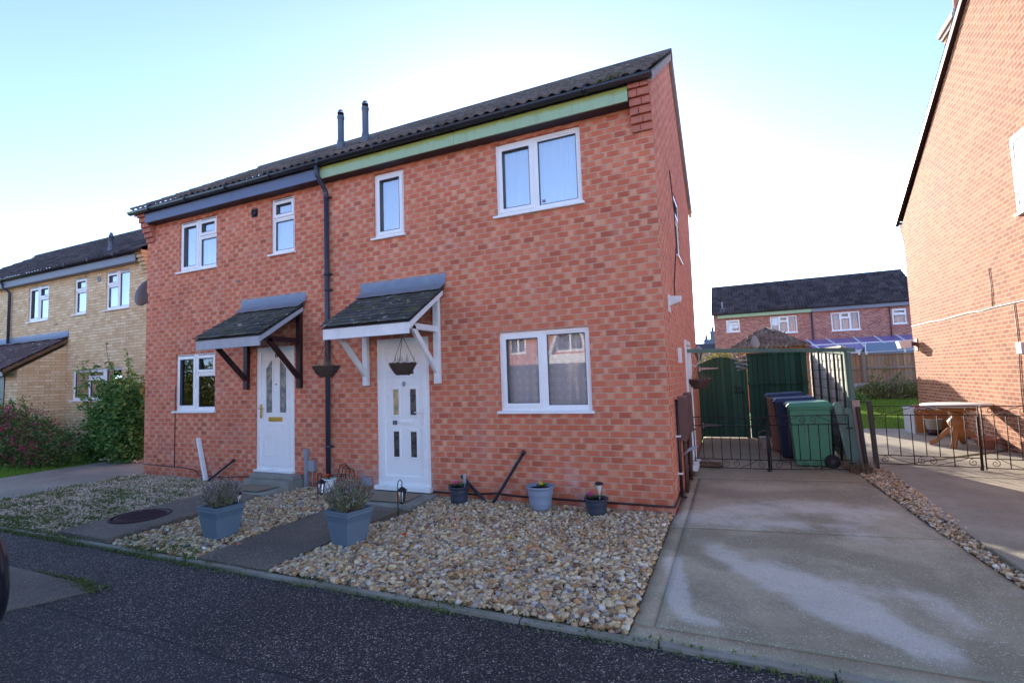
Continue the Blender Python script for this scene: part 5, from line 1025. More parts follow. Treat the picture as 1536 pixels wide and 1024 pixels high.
# ------------------------------------------------------------------ wheelie bins
def bin_(label, x0, x1, y0, y1, z0, zt, mat, lidm):
    """handle and wheels on the right (x1), tapering body"""
    T = thing('wheelie_bin', label, 'wheelie bin', ((x0 + x1) / 2, (y0 + y1) / 2, z0), 'wheelie bins lined up behind the iron gate')
    m = MB(); b = .05; H_ = zt - .1; lo = [(x0 + b, y0 + b), (x1 - b * 1.3, y0 + b), (x1 - b * 1.3, y1 - b), (x0 + b, y1 - b)]; hi = [(x0, y0), (x1 - .05, y0), (x1 - .05, y1), (x0, y1)]
    m.hexa([(x, y, z0 + .03) for x, y in lo] + [(x, y, H_ + 0) for x, y in hi]); m.hexa([(x0 - .012, y0 - .012, H_ - .02), (x1 - .038, y0 - .012, H_ - .02), (x1 - .038, y1 + .012, H_ - .02), (x0 - .012, y1 + .012, H_ - .02), (x0 - .02, y0 - .02, H_ + .03), (x1 - .03, y0 - .02, H_ + .03), (x1 - .03, y1 + .02, H_ + .03), (x0 - .02, y1 + .02, H_ + .03)])
    for k in (.3, .62):
        xa = x0 + (x1 - x0) * k; m.hexa([(xa + .01, y0 + b - .006, z0 + .1), (xa + .022, y0 + b - .006, z0 + .1), (xa + .022, y0 + b + .01, z0 + .1), (xa + .01, y0 + b + .01, z0 + .1), (xa, y0 - .008, H_ - .05), (xa + .014, y0 - .008, H_ - .05), (xa + .014, y0 + .01, H_ - .05), (xa, y0 + .01, H_ - .05)])
    m.build('body', mat, T, bevel=.015)
    m = MB(); m.hexa([(x0 - .05, y0 - .03, H_ + .032), (x1 - .01, y0 - .03, H_ + .032), (x1 - .01, y1 + .03, H_ + .032), (x0 - .05, y1 + .03, H_ + .032), (x0 - .0, y0 + .01, H_ + .085), (x1 - .06, y0 + .01, H_ + .11), (x1 - .06, y1 - .01, H_ + .11), (x0 + .0, y1 - .01, H_ + .085)]); m.box(x0 - .045, x0 - .02, y0 + .12, y1 - .12, H_ + .04, H_ + .075); m.build('lid', lidm, T, bevel=.014)
    m = MB(); m.tube([(x1 + .05, y0 + .02, H_ + .035), (x1 + .05, y1 - .02, H_ + .035)], .016, 8); m.box(x1 - .06, x1 + .055, y0 + .03, y0 + .06, H_ + .01, H_ + .045); m.box(x1 - .06, x1 + .055, y1 - .06, y1 - .03, H_ + .01, H_ + .045); m.build('handle', mat, T)
    for y in (y0 - .0, y1 - .05):
        m = MB(); m.lathe([(.03, 0), (.085, .0), (.1, .012), (.1, .038), (.085, .05), (.03, .05)], (0, 0, 0), 20); m.v = [(x1 - .07 + v[0], y + v[2], z0 + .1 + v[1]) for v in m.v]; wh = m.build('wheel', M['rubber'], T)
        m = MB(); m.lathe([(0.0, -.004), (.03, -.004), (.035, .0), (.06, .004), (.062, .0), (.066, -.003), (.07, .004)], (0, 0, 0), 16); m.v = [(x1 - .07 + v[0], y + v[2] - .001, z0 + .1 + v[1]) for v in m.v]; m.build('hub', M['pipe'], wh)
    return T
bin_('green wheelie bin nearest to the iron gate', 1.44, 2.03, 2.92, 3.44, -.02, .97, M['binlid'], M['binlid'])
bin_('navy wheelie bin with blue lid standing between the green and brown bins', 1.3, 1.92, 3.55, 4.1, 0, 1.01, M['bluebin'], M['bluebin'])
bin_('brown wheelie bin, farthest back by the green board fence', 1.22, 1.84, 4.2, 4.75, .01, 1.06, M['brownbin'], M['bluebin'])
T = thing('bucket', 'small white bucket on the ground left of the brown bin', 'bucket', (1.13, 4.6, .03)); m = MB(); m.lathe([(.07, 0), (.1, .2), (.105, .2), (.105, .21), (.095, .21), (.065, .01), (0, .01)], (1.13, 4.6, .03), 18); m.build('body', M['white'], T); m = MB(); m.tube([(1.03, 4.6, .24), (1.05, 4.6, .32), (1.13, 4.6, .36), (1.21, 4.6, .32), (1.23, 4.6, .24)], .005, 6); m.build('handle', M['grey'], T)
m = MB(); m.box(.04, .42, 2.62, 2.72, -.03, .06); m.box(.06, .43, 2.73, 2.8, -.03, .04); tag(m.build('timber_block', M['timber'], bevel=.006), 'rough brown timber block on the drive just inside the left gate leaf', 'timber block')
# odds and ends under the beam
T = thing('hanging_ornament', 'grey ribbed wind spinner hanging from the green beam', 'ornament', (.8, 2.74, 1.62)); m = MB(); pts = [(.8 + (.1 - .0 * k) * cos(k * .6) * (1 - abs(k - 20) / 60), 2.74 + .1 * sin(k * .6) * (1 - abs(k - 20) / 60), 1.76 - k * .0058) for k in range(48)]; m.tube(pts, .008, 6); m.build('coil', M['grey'], T)
m = MB(); m.tube([(.8, 2.74, 1.8), (.8, 2.74, 1.5)], .003, 5); m.build('cord', M['iron'], T)
m = MB(); m.lathe([(0, 0), (.05, .01), (.07, .06), (.055, .13), (.02, .2), (0, .21)], (0, 0, 0), 16, sy=.5); m.v = [(1.02 + v[0], 2.78 + v[1], 1.82 + v[2]) for v in m.v]; o_ = m.build('stone_ornament', M['slabstone']); tag(o_, 'grey pointed shell ornament standing on top of the green beam', 'ornament')
T = thing('wall_lantern', 'old white glass wall lantern on the side wall just behind the green beam', 'wall lamp', (0, 3.4, 1.75)); m = MB(); m.tube([(0, 3.4, 1.62), (.1, 3.4, 1.58), (.14, 3.4, 1.66)], .01, 6); m.box(0, .02, 3.34, 3.46, 1.5, 1.72); m.build('bracket', M['white'], T)
m = MB(); m.lathe([(.03, 0), (.07, .14), (.075, .15)], (.14, 3.4, 1.68), 6, False); m.build('glass_cage', M['glass'], T); m = MB(); m.lathe([(.1, .15), (.1, .16), (.05, .23), (.015, .26), (0, .28)], (.14, 3.4, 1.68), 6, False); m.build('hood', M['grey'], T); m = MB(); m.lathe([(.0, -.03), (.035, -.02), (.035, .005)], (.14, 3.4, 1.68), 6, False); m.build('base', M['grey'], T)
# ------------------------------------------------------------------ hanging baskets
def basket(label, c, r_, h, hook_z, mat, plants=True):
    T = thing('hanging_basket', label, 'hanging basket', c, 'hanging baskets'); x, y, z = c
    m = MB()
    nl = 7
    for i in range(nl):   # woven rings
        t_ = i / (nl - 1); rr = r_ * (.45 + .55 * t_ ** .7); zz = z + h * t_; m.tube([(x + (rr + .006 * sin(k * 5)) * cos(2 * pi * k / 24), y + (rr + .006 * sin(k * 5)) * sin(2 * pi * k / 24), zz + .006 * cos(k * 3 + i)) for k in range(25)], h / nl * .62, 6)
    m.lathe([(0, .01), (r_ * .44, .01), (r_ * .95, h * .9)], c, 20); m.build('bowl', mat, T)
    m = MB()
    for k in range(3): a = 2 * pi * k / 3 + .4; m.tube([(x + r_ * cos(a), y + r_ * sin(a), z + h), (x + .01 * cos(a), y + .01 * sin(a), hook_z)], .0035, 5)
    m.tube([(x, y, hook_z), (x + .01, y, hook_z + .03), (x, y, hook_z + .05)], .004, 5); m.build('chain', M['iron'], T)
    m = MB(); m.lathe([(0, h - .015), (r_ * .9, h - .02)], c, 18); m.build('soil', M['soil'], T)
    if plants:
        P = np.array([[x + rng.normal(0, r_ * .5), y + rng.normal(0, r_ * .5), z + h + rng.uniform(-.01, .03)] for _ in range(60)]); V, F = blades(P, .1, .005, int(abs(x) * 100), 1.); off = np.array(T.location); np_mesh('dry_plant', V - off, F, M['dry'], T)
    return T
basket('empty twig hanging basket at the left end of the white canopy, before the downpipe', (-4.3, -.79, 1.6), .17, .13, 2.04, M['twig'])
basket('dark twig hanging basket in front of the door numbered 10', (-3.05, -.79, 1.585), .16, .13, 2.04, M['twig'])
basket('brown coir hanging basket on the side wall above the meter boxes', (.16, 2.85, 1.22), .17, .14, 1.6, M['brownpipe'])
# ------------------------------------------------------------------ planters and pots
def planter(label, c, top, bot, h, mat, rz=0):
    T = thing('planter', label, 'planter', c, 'tall tapered planters by the front path', rz=rz); m = MB(); wt, wb = top / 2, bot / 2
    def ring(w_, z): return [(-w_, -w_, z), (w_, -w_, z), (w_, w_, z), (-w_, w_, z)]
    prof = [(wb, 0), (wb + (wt - wb) * .66, h * .66)]
    for k in range(4): z = .68 + k * .05; w_ = wb + (wt - wb) * z; prof += [(w_ - .008, h * z), (w_ - .008, h * (z + .016)), (w_ + .005, h * (z + .02)), (w_ + .005, h * (z + .042))]
    prof += [(wb + (wt - wb) * .9, h * .9), (wt, h * .96), (wt + .008, h * .965), (wt + .008, h), (wt - .02, h), (wt - .03, h * .9)]
    V = []; F = []
    for w_, z in prof: V += ring(w_, z)
    for i in range(len(prof) - 1):
        for k in range(4): a = 4 * i + k; b = 4 * i + (k + 1) % 4; F.append((a, b, b + 4, a + 4))
    F.append((3, 2, 1, 0)); m.add(V, F); m.build('tub', mat, T, local=True)
    m = MB(); w_ = wt - .03; m.add(ring(w_, h * .9), [(0, 1, 2, 3)]); m.build('soil', M['soil'], T, local=True); return T
def lavender(label, c, r_, h, n, sd, purple=.5, mats=('lavgreen', 'lavpurple')):
    T = thing('lavender_plant', label, 'plant', c); rr = np.random.default_rng(sd); m = MB(); LP = []; HP = []
    for k in range(n):
        a = rr.uniform(0, 2 * pi); q = r_ * rr.random() ** .6; hh = h * rr.uniform(.6, 1.08) * (1 - .35 * (q / r_) ** 2); b = (q * .35 * cos(a), q * .35 * sin(a), 0); e = (q * cos(a) * 1.1, q * sin(a) * 1.1, hh)
        mid = ((b[0] + e[0]) / 2 + rr.normal(0, .01), (b[1] + e[1]) / 2 + rr.normal(0, .01), hh * .5); m.tube([b, mid, e], .0022, 4, False)
        for j in range(9): t_ = rr.uniform(.15, .95); LP.append([b[i] + (e[i] - b[i]) * t_ + rr.normal(0, .006) for i in range(3)])
        if rr.random() < purple:
            for j in range(7): t_ = rr.uniform(.8, 1.05); HP.append([b[i] + (e[i] - b[i]) * t_ + rr.normal(0, .004) for i in range(3)])
    m.build('stems', M['dry'], T, local=True); V, F = leaves(np.array(LP), .04, .2, .05, sd, .7); np_mesh('foliage', V, F, M[mats[0]], T)
    if HP: V, F = leaves(np.array(HP), .016, .6, .3, sd + 1, .4); np_mesh('flower_heads', V, F, M[mats[1]], T)
planter('slate blue tapered planter with dry purple lavender, beside the path of door 12', (-4.55, -2.1, -.125), .335, .235, .34, M['planter'], R(-3))
lavender('half green, half purple-brown lavender in the left planter', (-4.57, -2.08, .17), .21, .3, 260, 51, .85)
planter('slate blue tapered planter with grey-green lavender, right of the door 10 path', (-2.98, -1.84, -.12), .34, .235, .345, M['planter'], R(-8))
lavender('bushy grey-green lavender in the planter by the pebble bed', (-3.0, -1.83, .17), .25, .36, 320, 53, .35)
T = thing('solar_light', 'small clear solar light stuck in the corner of the left planter', 'garden light', (-4.43, -1.98, .2)); m = MB(); m.lathe([(.004, 0), (.004, .05), (.02, .06), (.03, .1), (.028, .1)], (-4.43, -1.98, .2), 10); m.build('shade', M['white'], T); m = MB(); m.lathe([(.034, .1), (.034, .125), (.0, .13)], (-4.43, -1.98, .2), 12); m.build('cap', M['stainwood'], T)
def pot(label, c, rt, rb, h, mat, ribs=False):
    T = thing('flower_pot', label, 'flower pot', c, 'flower pots against the front wall'); m = MB(); pr = [(rb, 0)]
    n = 14
    for i in range(1, n): z = h * i / n; r_ = rb + (rt - rb) * (i / n) ** .8; pr.append((r_ + (.004 if (ribs and i in (3, 4, 9, 10)) else 0), z))
    pr += [(rt, h * .9), (rt + .012, h * .91), (rt + .014, h), (rt - .004, h), (rt - .012, h * .85), (0, h * .85)]; m.lathe(pr, c, 28); m.build('tub', mat, T); m = MB(); m.lathe([(0, h * .87), (rt - .012, h * .865)], c, 20); m.build('soil', M['soil'], T); return T
def primula(label, c, fl, nf, sd, r_=.07):
    T = thing('flowering_plant', label, 'flower', c); rr = np.random.default_rng(sd); m = MB()
    for k in range(13):   # broad basal leaves
        a = 2 * pi * k / 13 + rr.normal(0, .2); L = r_ * rr.uniform(.9, 1.5); w_ = L * .28; n = 5; V = []
        for i in range(n + 1): t_ = i / n; x = L * t_; z = .035 * sin(t_ * 2.2) + .012; wd = w_ * sin(pi * (t_ * .85 + .12)); V += [(x * cos(a) - wd * sin(a), x * sin(a) + wd * cos(a), z + .012), (x * cos(a), x * sin(a), z), (x * cos(a) + wd * sin(a), x * sin(a) - wd * cos(a), z + .012)]
        m.add(V, [(3 * i + j, 3 * i + j + 1, 3 * i + j + 4, 3 * i + j + 3) for i in range(n) for j in range(2)], True)
    m.build('leaves', M['leafsprig'], T, local=True)
    m = MB()
    for k in range(nf):
        a = rr.uniform(0, 2 * pi); q = r_ * .5 * rr.random(); cx_, cy_, cz_ = q * cos(a), q * sin(a) - .01, .05 + rr.uniform(0, .03); s = .02
        for j in range(5):
            b = 2 * pi * j / 5; m.mi = 0; m.add([(cx_, cy_, cz_)] + [(cx_ + s * cos(b + d) * e, cy_ + s * sin(b + d) * e * .8 - .004, cz_ + s * sin(b + d) * e * .6 + .006) for d, e in ((-.5, .8), (-.2, 1.1), (.2, 1.1), (.5, .8))], [(0, 1, 2, 3, 4)])
        m.mi = 1; m.lathe([(.006, .008), (0, .01)], (cx_, cy_, cz_), 6)
    m.build('blossoms', [M[fl], M['yellow']], T, local=True)
pot('small black barrel pot with pink primula, left of the leaning black pipes', (-2.64, -.2, -.09), .125, .1, .215, M['potblack'], True); primula('pink primula in the black barrel pot nearest the door', (-2.66, -.22, .1), 'pink', 7, 61)
pot('large grey plastic pot with a yellow primula', (-1.51, -.21, -.075), .16, .115, .27, M['potgrey'], True); primula('yellow primula in the large grey pot', (-1.48, -.22, .16), 'yellow', 3, 62, .06)
pot('black barrel pot with pink primula nearest the house corner', (-.82, -.24, -.09), .125, .1, .19, M['potblack'], True); primula('dark pink primula in the black pot nearest the corner', (-.87, -.26, .075), 'primula', 8, 63)
pot('white patterned pot with red flowers beside the downpipe', (-4.83, -.2, -.085), .1, .075, .2, M['white']); primula('red flowers in the white pot by the downpipe', (-4.83, -.21, .09), 'redf', 9, 64)
T = thing('solar_light', 'cream cone solar light with black cap in the pot nearest the corner', 'garden light', (-.79, -.2, .07)); m = MB(); m.lathe([(.006, 0), (.008, .06), (.012, .08), (.035, .17), (.03, .17), (.0, .1)], (-.79, -.2, .07), 14); m.build('shade', M['tabletop'], T); m = MB(); m.lathe([(.04, .17), (.048, .175), (.048, .19), (.03, .2), (0, .2)], (-.79, -.2, .07), 14); m.build('cap', M['iron'], T)
T = thing('solar_light', 'slim pale solar light in the black pot nearest the door', 'garden light', (-2.52, -.19, .1)); m = MB(); m.lathe([(.006, 0), (.006, .06), (.022, .065), (.022, .17), (.024, .18), (0, .185)], (-2.56, -.19, .1), 12); m.build('tube', M['greywhite'], T)
T = thing('wire_plant_stand', 'curly dark wire plant stand leaning on the wall between downpipe and door 10', 'plant stand', (-4.6, -.2, -.08)); m = MB()
for k in range(5):
    a = k * .5; m.tube([(-4.75 + .1 * k * .8, -.12 - .03 * (k % 2), -.08), (-4.72 + .08 * k, -.16, .12 + .03 * k), (-4.7 + .06 * k, -.12, .28 - .01 * k), (-4.62 + .04 * k, -.1, .33 - .03 * k), (-4.55 + .02 * k, -.12, .25)], .006, 5)
m.tube([(-4.65 + .16 * cos(2 * pi * k / 16), -.16 + .08 * sin(2 * pi * k / 16), .16) for k in range(17)], .005, 5); m.build('wirework', M['rustiron'], T); m = MB(); m.tube([(-4.7, -.1, .24), (-4.5, -.14, .26), (-4.42, -.16, .1), (-4.46, -.18, -.06)], .004, 5); m.build('hoop', M['iron'], T)
# shepherd hooks with lanterns
def hook(label, x, y, side=1):
    T = thing('hook_lantern', label, 'lantern', (x, y, -.1), 'black lanterns on shepherd hooks'); m = MB(); s = side
    m.tube([(x, y, -.12), (x, y, .26), (x + .01 * s, y, .29), (x + .035 * s, y, .315), (x + .06 * s, y, .3), (x + .068 * s, y, .27), (x + .06 * s, y, .25), (x + .05 * s, y, .255)], .0055, 6); m.build('hook', M['iron'], T)
    cx_ = x + .062 * s; m = MB(); m.lathe([(.012, .235), (.02, .225), (.035, .215), (.062, .195), (.068, .185), (.06, .183)], (cx_, y, 0), 6, False); m.tube([(cx_, y, .24), (cx_, y, .252)], .004, 6); hd = m.build('hood', M['iron'], T); m = MB(); m.lathe([(.0, .052), (.03, .05), (.012, .028), (0, .026)], (cx_, y, 0), 6, False); m.build('base', M['iron'], T)
    m = MB()
    for k in range(6): a = pi * k / 3; m.tube([(cx_ + .052 * cos(a), y + .052 * sin(a), .185), (cx_ + .03 * cos(a), y + .03 * sin(a), .05)], .0035, 5)
    m.build('cage', M['iron'], T); m = MB(); m.lathe([(.027, .05), (.047, .18)], (cx_, y, 0), 6, False); m.build('glass', M['glass'], T); m = MB(); m.lathe([(.008, .05), (.008, .12), (0, .125)], (cx_, y, 0), 8); m.build('candle', M['white'], T)
hook('black lantern on a shepherd hook in the pebbles right of the door 10 path', -3.1, -.87); hook('black lantern on a shepherd hook left of the door 10 path', -4.48, -.77)
# leaning pipes and mats
def lean(label, a, b, r_, mat, cat='pipe', sq=False):
    m = MB()
    if sq: m.bar(a, b, r_ * 1.6, r_ * 2.2, (0, 1, 0))
    else:
        A_, B_ = Vector(a), Vector(b); m.tube([A_.lerp(B_, k / 12) + Vector((.002 * sin(k * 2), .002 * cos(k * 3), 0)) for k in range(13)], r_, 10, rs=[r_ * (1 + .1 * sin(k * 1.7)) for k in range(13)]); m.tube([A_.lerp(B_, .93), A_.lerp(B_, 1.0)], r_ * 1.25, 10)
    tag(m.build('wall_pipe' if not sq else 'white_batten', mat, bevel=.003 if sq else 0), label, cat)
lean('longer black taped pipe slanting up to the right under the big window', (-2.2, -.12, -.09), (-1.77, -.035, .57), .02, M['blackpipe'])
lean('shorter black taped pipe slanting down right from the small barrel pot', (-2.3, -.1, -.09), (-2.69, -.035, .22), .02, M['blackpipe'])
lean('black pipe leaning low on the wall left of door 12', (-7.62, -.12, -.08), (-7.09, -.03, .28), .018, M['blackpipe'])
lean('white batten leaning on the wall under the left window', (-7.7, -.1, -.09), (-8.03, -.02, .62), .028, M['white'], 'batten', True)
def mat_(label, q, z):
    m = MB(); m.hexa([(x, y, z) for x, y in q] + [(x, y, z + .014) for x, y in q]); tag(m.build('doormat', M['coir'], bevel=.004), label, 'doormat')
mat_('brown coir doormat on the path at the step of door 12', [(-6.35, -.68), (-5.75, -.66), (-5.73, -.34), (-6.33, -.33)], -.035 )
mat_('flat brown doormat in front of the door numbered 10', [(-4.0, -.58), (-3.25, -.56), (-3.27, -.13), (-4.0, -.14)], -.044 )
m = MB(); m.lathe([(.0, .008), (.27, .008), (.285, .0)], (-6.25, -1.95, gz(-1.95) + .052), 36); m.lathe([(.3, .0), (.3, .01), (.33, .01), (.335, .0)], (-6.25, -1.95, gz(-1.95) + .051), 36)
for k in range(-6, 7):
    for j in range(-6, 7):
        if (k * k + j * j) < 34: m.box(-6.25 + k * .042 - .012, -6.25 + k * .042 + .012, -1.95 + j * .042 - .012, -1.95 + j * .042 + .012, gz(-1.95) + .058, gz(-1.95) + .066)
tag(m.build('manhole_cover', plain('rusty_cover', (.06, .03, .035), .8, .3, var=.4, sc=20, bump=.3)), 'round rusty manhole cover in the path of door 12', 'manhole cover')
# ------------------------------------------------------------------ neighbour slab things
T = thing('pedestal_table', 'round table with pale weathered top and varnished pine pedestal, against the gable wall', 'table', (4.41, 6.0, -.05)); m = MB(); m.lathe([(0, .735), (.5, .735), (.515, .75), (.515, .768), (.5, .78), (0, .78)], (4.41, 6.0, -.05), 40); m.build('tabletop', M['tabletop'], T); m = MB(); m.lathe([(.3, .66), (.3, .72)], (4.41, 6.0, -.05), 24)
m.lathe([(.06, .12), (.12, .18), (.12, .3), (.08, .33), (.13, .4), (.14, .46), (.08, .53), (.07, .56), (.11, .6), (.12, .67)], (4.41, 6.0, -.05), 20); m.build('pedestal', M['pine'], T)
for k in range(4):
    a = pi / 4 + pi / 2 * k + .3; ca, sa = cos(a), sin(a); cx_, cy_ = 4.41, 6.0; m = MB(); pts = [(.05, .3, .055), (.14, .27, .05), (.24, .17, .042), (.33, .07, .036), (.42, .035, .032)]
    V = []
    for r_, z, t_ in pts:
        for du, dz in ((-.042, -t_ * 1.2), (.042, -t_ * 1.2), (.042, t_ * 1.2), (-.042, t_ * 1.2)): V.append((cx_ + r_ * ca - du * sa, cy_ + r_ * sa + du * ca, max(-.05, -.05 + z + dz)))
    m.add(V, [(4 * i + j, 4 * i + (j + 1) % 4, 4 * i + 4 + (j + 1) % 4, 4 * i + 4 + j) for i in range(4) for j in range(4)] + [(3, 2, 1, 0), (16, 17, 18, 19)]); m.build('leg', M['pine'], T, bevel=.006)
T = thing('old_cabinet', 'old orange wood cabinet with grey side standing at the lawn edge', 'cabinet', (4.5, 8.2, -.05)); m = MB(); x0, x1, y0, y1 = 4.25, 4.88, 7.85, 8.6
m.box(x0, x0 + .03, y0, y1, -.05, .5); m.box(x1 - .03, x1, y0, y1, -.05, .5); m.box(x0 + .03, x1 - .03, y1 - .03, y1, -.05, .5); m.box(x0 + .03, x1 - .03, y0, y1 - .03, -.05, -.01); cb = m.build('carcass', M['slabstone'], T); m = MB(); m.box(x0 + .031, x1 - .031, y0 + .012, y0 + .04, -.01, .49); m.build('front_panel', M['pine'], T); m = MB(); m.box(x0 - .03, x1 + .02, y0 - .03, y1, .5, .53); m.build('top', M['greywhite'], T)
m = MB()
for (a, b, c_, d, h, t_) in ((4.3, 4.5, 7.9, 8.1, .05, .0), (4.52, 4.62, 7.88, 8.0, .08, 0), (4.64, 4.85, 7.9, 8.2, .035, 0)): m.box(a, b, c_, d, .53, .53 + h)
tag(m.build('broken_tiles', M['terracotta'], bevel=.004), 'broken red and white pieces lying on top of the old cabinet', 'rubble')
pot_ = thing('bucket', 'white bucket with brown base in front of the old cabinet', 'bucket', (4.56, 7.75, -.05)); m = MB(); m.lathe([(.1, .0), (.125, .13)], (4.56, 7.75, -.05), 20); m.build('base', M['stainwood'], pot_); m = MB(); m.lathe([(.128, .13), (.16, .34), (.165, .34), (.165, .35), (.15, .35), (.12, .15)], (4.56, 7.75, -.05), 20); m.build('body', M['tabletop'], pot_)
m = MB(); m.hexa([(4.72, 7.2, -.05), (4.88, 7.1, -.05), (4.9, 7.14, -.05), (4.74, 7.24, -.05), (4.72, 7.26, .32), (4.86, 7.16, .34), (4.88, 7.2, .34), (4.74, 7.3, .32)]); tag(m.build('leaning_board', M['greywhite']), 'small pale board leaning on the gable wall beside the old cabinet', 'board')
m = MB(); m.lathe([(.0, .0), (.1, .0), (.12, .05), (.17, .16), (.19, .17), (.19, .2), (.17, .2), (.1, .04), (0, .03)], (4.7, 5.72, -.05), 24); tag(m.build('terracotta_bowl', M['terracotta']), 'low terracotta bowl pot at the foot of the gable wall beside the table', 'flower pot')
m = MB(); m.hexa([(5.25, 19.55, .05), (6.1, 19.5, .05), (6.1, 19.62, .05), (5.25, 19.67, .05), (5.3, 19.75, .75), (6.0, 19.7, .78), (6.0, 19.82, .78), (5.3, 19.87, .75)]); tag(m.build('stone_slab', M['slabstone'], bevel=.02), 'grey stone slab leaning against the brown back fence', 'slab')
m = MB(); pts = [(3.6 + k * .25, 19.6, 2.1 - .004 * (k - 9) ** 2 * .5 + .16 * (k / 18)) for k in range(19)]; m.tube([(4.0 + 4.5 * k / 18, 18, 2.0 + .12 * k / 18 + .0025 * ((k - 9) ** 2 - 81) * .1) for k in range(19)], .012, 5); ln = m.build('washing_line', M['white']); tag(ln, 'white washing line with pegs strung above the back fence', 'washing line')
for k in (5, 6, 11): m = MB(); m.box(4.0 + .25 * k, 4.05 + .25 * k, 17.98, 18.02, 1.9 + .006 * k, 2.03 + .006 * k); m.build('peg', M['white'], ln)
# ------------------------------------------------------------------ shrubs
def shrub(name, label, c, blobs, nleaf, size, mat, sd, stems=8, sprigs=(), cat='shrub', extra=None):
    T = thing(name, label, cat, c); c = np.array(c); m = MB(); rr = np.random.default_rng(sd)
    for k in range(stems):
        b = blobs[k % len(blobs)]; e = np.array(b[0]) + rr.normal(0, .25, 3) * np.array(b[1]); m.tube([(rr.normal(0, .1), rr.normal(0, .08), 0), tuple(e * [.5, .5, .55]), tuple(e)], .012, 5, rs=[.016, .011, .005])
    for (p0, p1, p2) in sprigs: m.tube([p0, p1, p2], .006, 5, rs=[.011, .008, .003])
    m.build('branches', M['stem'], T, local=True)
    L = []; tot = sum(b[2] for b in blobs)
    for i, b in enumerate(blobs):
        n = int(nleaf * b[2] / tot); nc = max(12, n // 26); cen = ell(nc, b[0], b[1], sd + i, .45); idx = rr.integers(0, nc, n); P = cen[idx] + rr.normal(0, .055 * (b[1][0] + b[1][2]) / .8, (n, 3)); P[:, 2] = np.maximum(P[:, 2], .03); L.append(leaves(P, size, .55, .18, sd + 50 + i, .1, .25))
    V, F = merge(L); np_mesh('foliage', V, F, mat, T)
    if sprigs:
        L = []
        for i, (p0, p1, p2) in enumerate(sprigs):
            n = 46; t_ = rr.uniform(.25, 1, n); P = np.array([(1 - a) ** 2 * np.array(p0) + 2 * a * (1 - a) * np.array(p1) + a * a * np.array(p2) for a in t_]) + rr.normal(0, .015, (n, 3)); L.append(leaves(P, size * 1.25, .5, .2, sd + 90 + i, 0, .5))
        V, F = merge(L); np_mesh('sprig_leaves', V, F, M['leafsprig'], T)
    if extra: extra(T, rr)
    return T
sp = [((-.1 + .12 * k, 0, .6), (-.2 + .22 * (k - 3), -.05, 1.5), tuple(e)) for k, e in enumerate([(-1.55, -.1, 2.15), (-1.25, -.1, 2.35), (-.75, -.15, 2.25), (-.62, .0, 2.75), (-.25, -.1, 2.3), (0.05, -.1, 2.05), (.22, 0, 2.55), (.5, -.1, 2.2), (.75, 0, 1.95), (.9, -.1, 1.8)])]
sp += [((-.2, 0, .5), (-.9, -.1, 1.3), (-1.6, -.15, 1.6)), ((.1, 0, .5), (-.5, -.2, 1.2), (-1.1, -.3, 1.75)), ((.2, 0, .5), (.5, -.2, 1.2), (.7, -.3, 1.75)), ((0, 0, .5), (-.1, -.2, 1.3), (-.35, -.3, 1.9)), ((0, 0, .5), (-.6, -.2, 1.1), (-1.3, -.2, 1.3))]
shrub('leafy_shrub', 'tall loose green shrub with long upright shoots, against the brick house corner', (-12.1, .9, -.1), [((.35, 0, .55), (.6, .4, .55), 5), ((.55, 0, 1.15), (.5, .35, .5), 4), ((-.45, -.05, .75), (.55, .35, .5), 3), ((-.1, 0, 1.45), (.55, .3, .4), 2), ((-.8, 0, .35), (.4, .3, .35), 2)], 15000, .095, M['leafdark'], 71, 14, sp)
def blooms(T, rr):
    n = 620; P = np.column_stack([rr.uniform(-2.4, 2.2, n), rr.uniform(-.55, .3, n), rr.uniform(.15, 1.4, n)]); P = P[(P[:, 2] < 1.25 + .2 * np.sin(P[:, 0] * 2.3) - .22 * np.maximum(0, P[:, 0] - .7))]; cl = np.repeat(P, 6, axis=0) + rr.normal(0, .03, (len(P) * 6, 3)); V, F = leaves(cl, .05, .5, .3, 81, 0, 1.0); np_mesh('blooms', V, F, M['bloom'], T)
shrub('fuchsia_bush', 'wide fuchsia bush with small crimson flowers in front of the yellow house', (-15.0, .1, -.1), [((-1.9, 0, .6), (.9, .5, .62), 4), ((-.9, 0, .65), (.9, .5, .72), 5), ((.1, -.05, .65), (.9, .5, .68), 5), ((1.1, 0, .5), (.85, .5, .55), 4), ((1.9, .1, .42), (.6, .45, .45), 2), ((.4, -.1, .3), (2, .45, .3), 3)], 21000, .062, M['leaffuchsia'], 72, 18, [((k * .5 - 1.6, 0, .8), (k * .5 - 1.6, -.05, 1.2), (k * .52 - 1.75, -.1, 1.42 + .08 * (k % 3))) for k in range(6)], extra=blooms)
shrub('low_bush', 'low scrubby bush with bare twigs at the foot of the brown back fence', (6.6, 19.3, .1), [((0, 0, .35), (1.2, .4, .4), 3), ((1.0, 0, .3), (.9, .4, .35), 2), ((-.9, 0, .3), (.7, .4, .3), 2)], 7000, .08, M['scrub'], 73, 10, [((-.6, 0, .3), (-.5, 0, .9), (-.1, 0, 1.4)), ((-.7, 0, .3), (-.8, 0, .8), (-.6, 0, 1.25)), ((-.5, 0, .3), (0, 0, .7), (.3, 0, 1.1))])
shrub('golden_bush', 'yellow-green bush showing over the top of the arched green gate', (.5, 10.5, 0), [((0, 0, 1.5), (1.0, .5, .55), 3), ((-.4, 0, .8), (.8, .5, .8), 2)], 5000, .07, M['leafhedge'], 74, 8)
shrub('low_plant', 'dark green leafy plant at the lawn edge below the grey stone slab', (4.6, 17.2, .0), [((0, 0, .2), (.6, .3, .28), 3)], 1500, .09, M['leafsprig'], 75, 5)
primula('pink flowers on the sill behind the large upper right window', (-1.42, .088, 3.7), 'pink', 9, 66, .03)
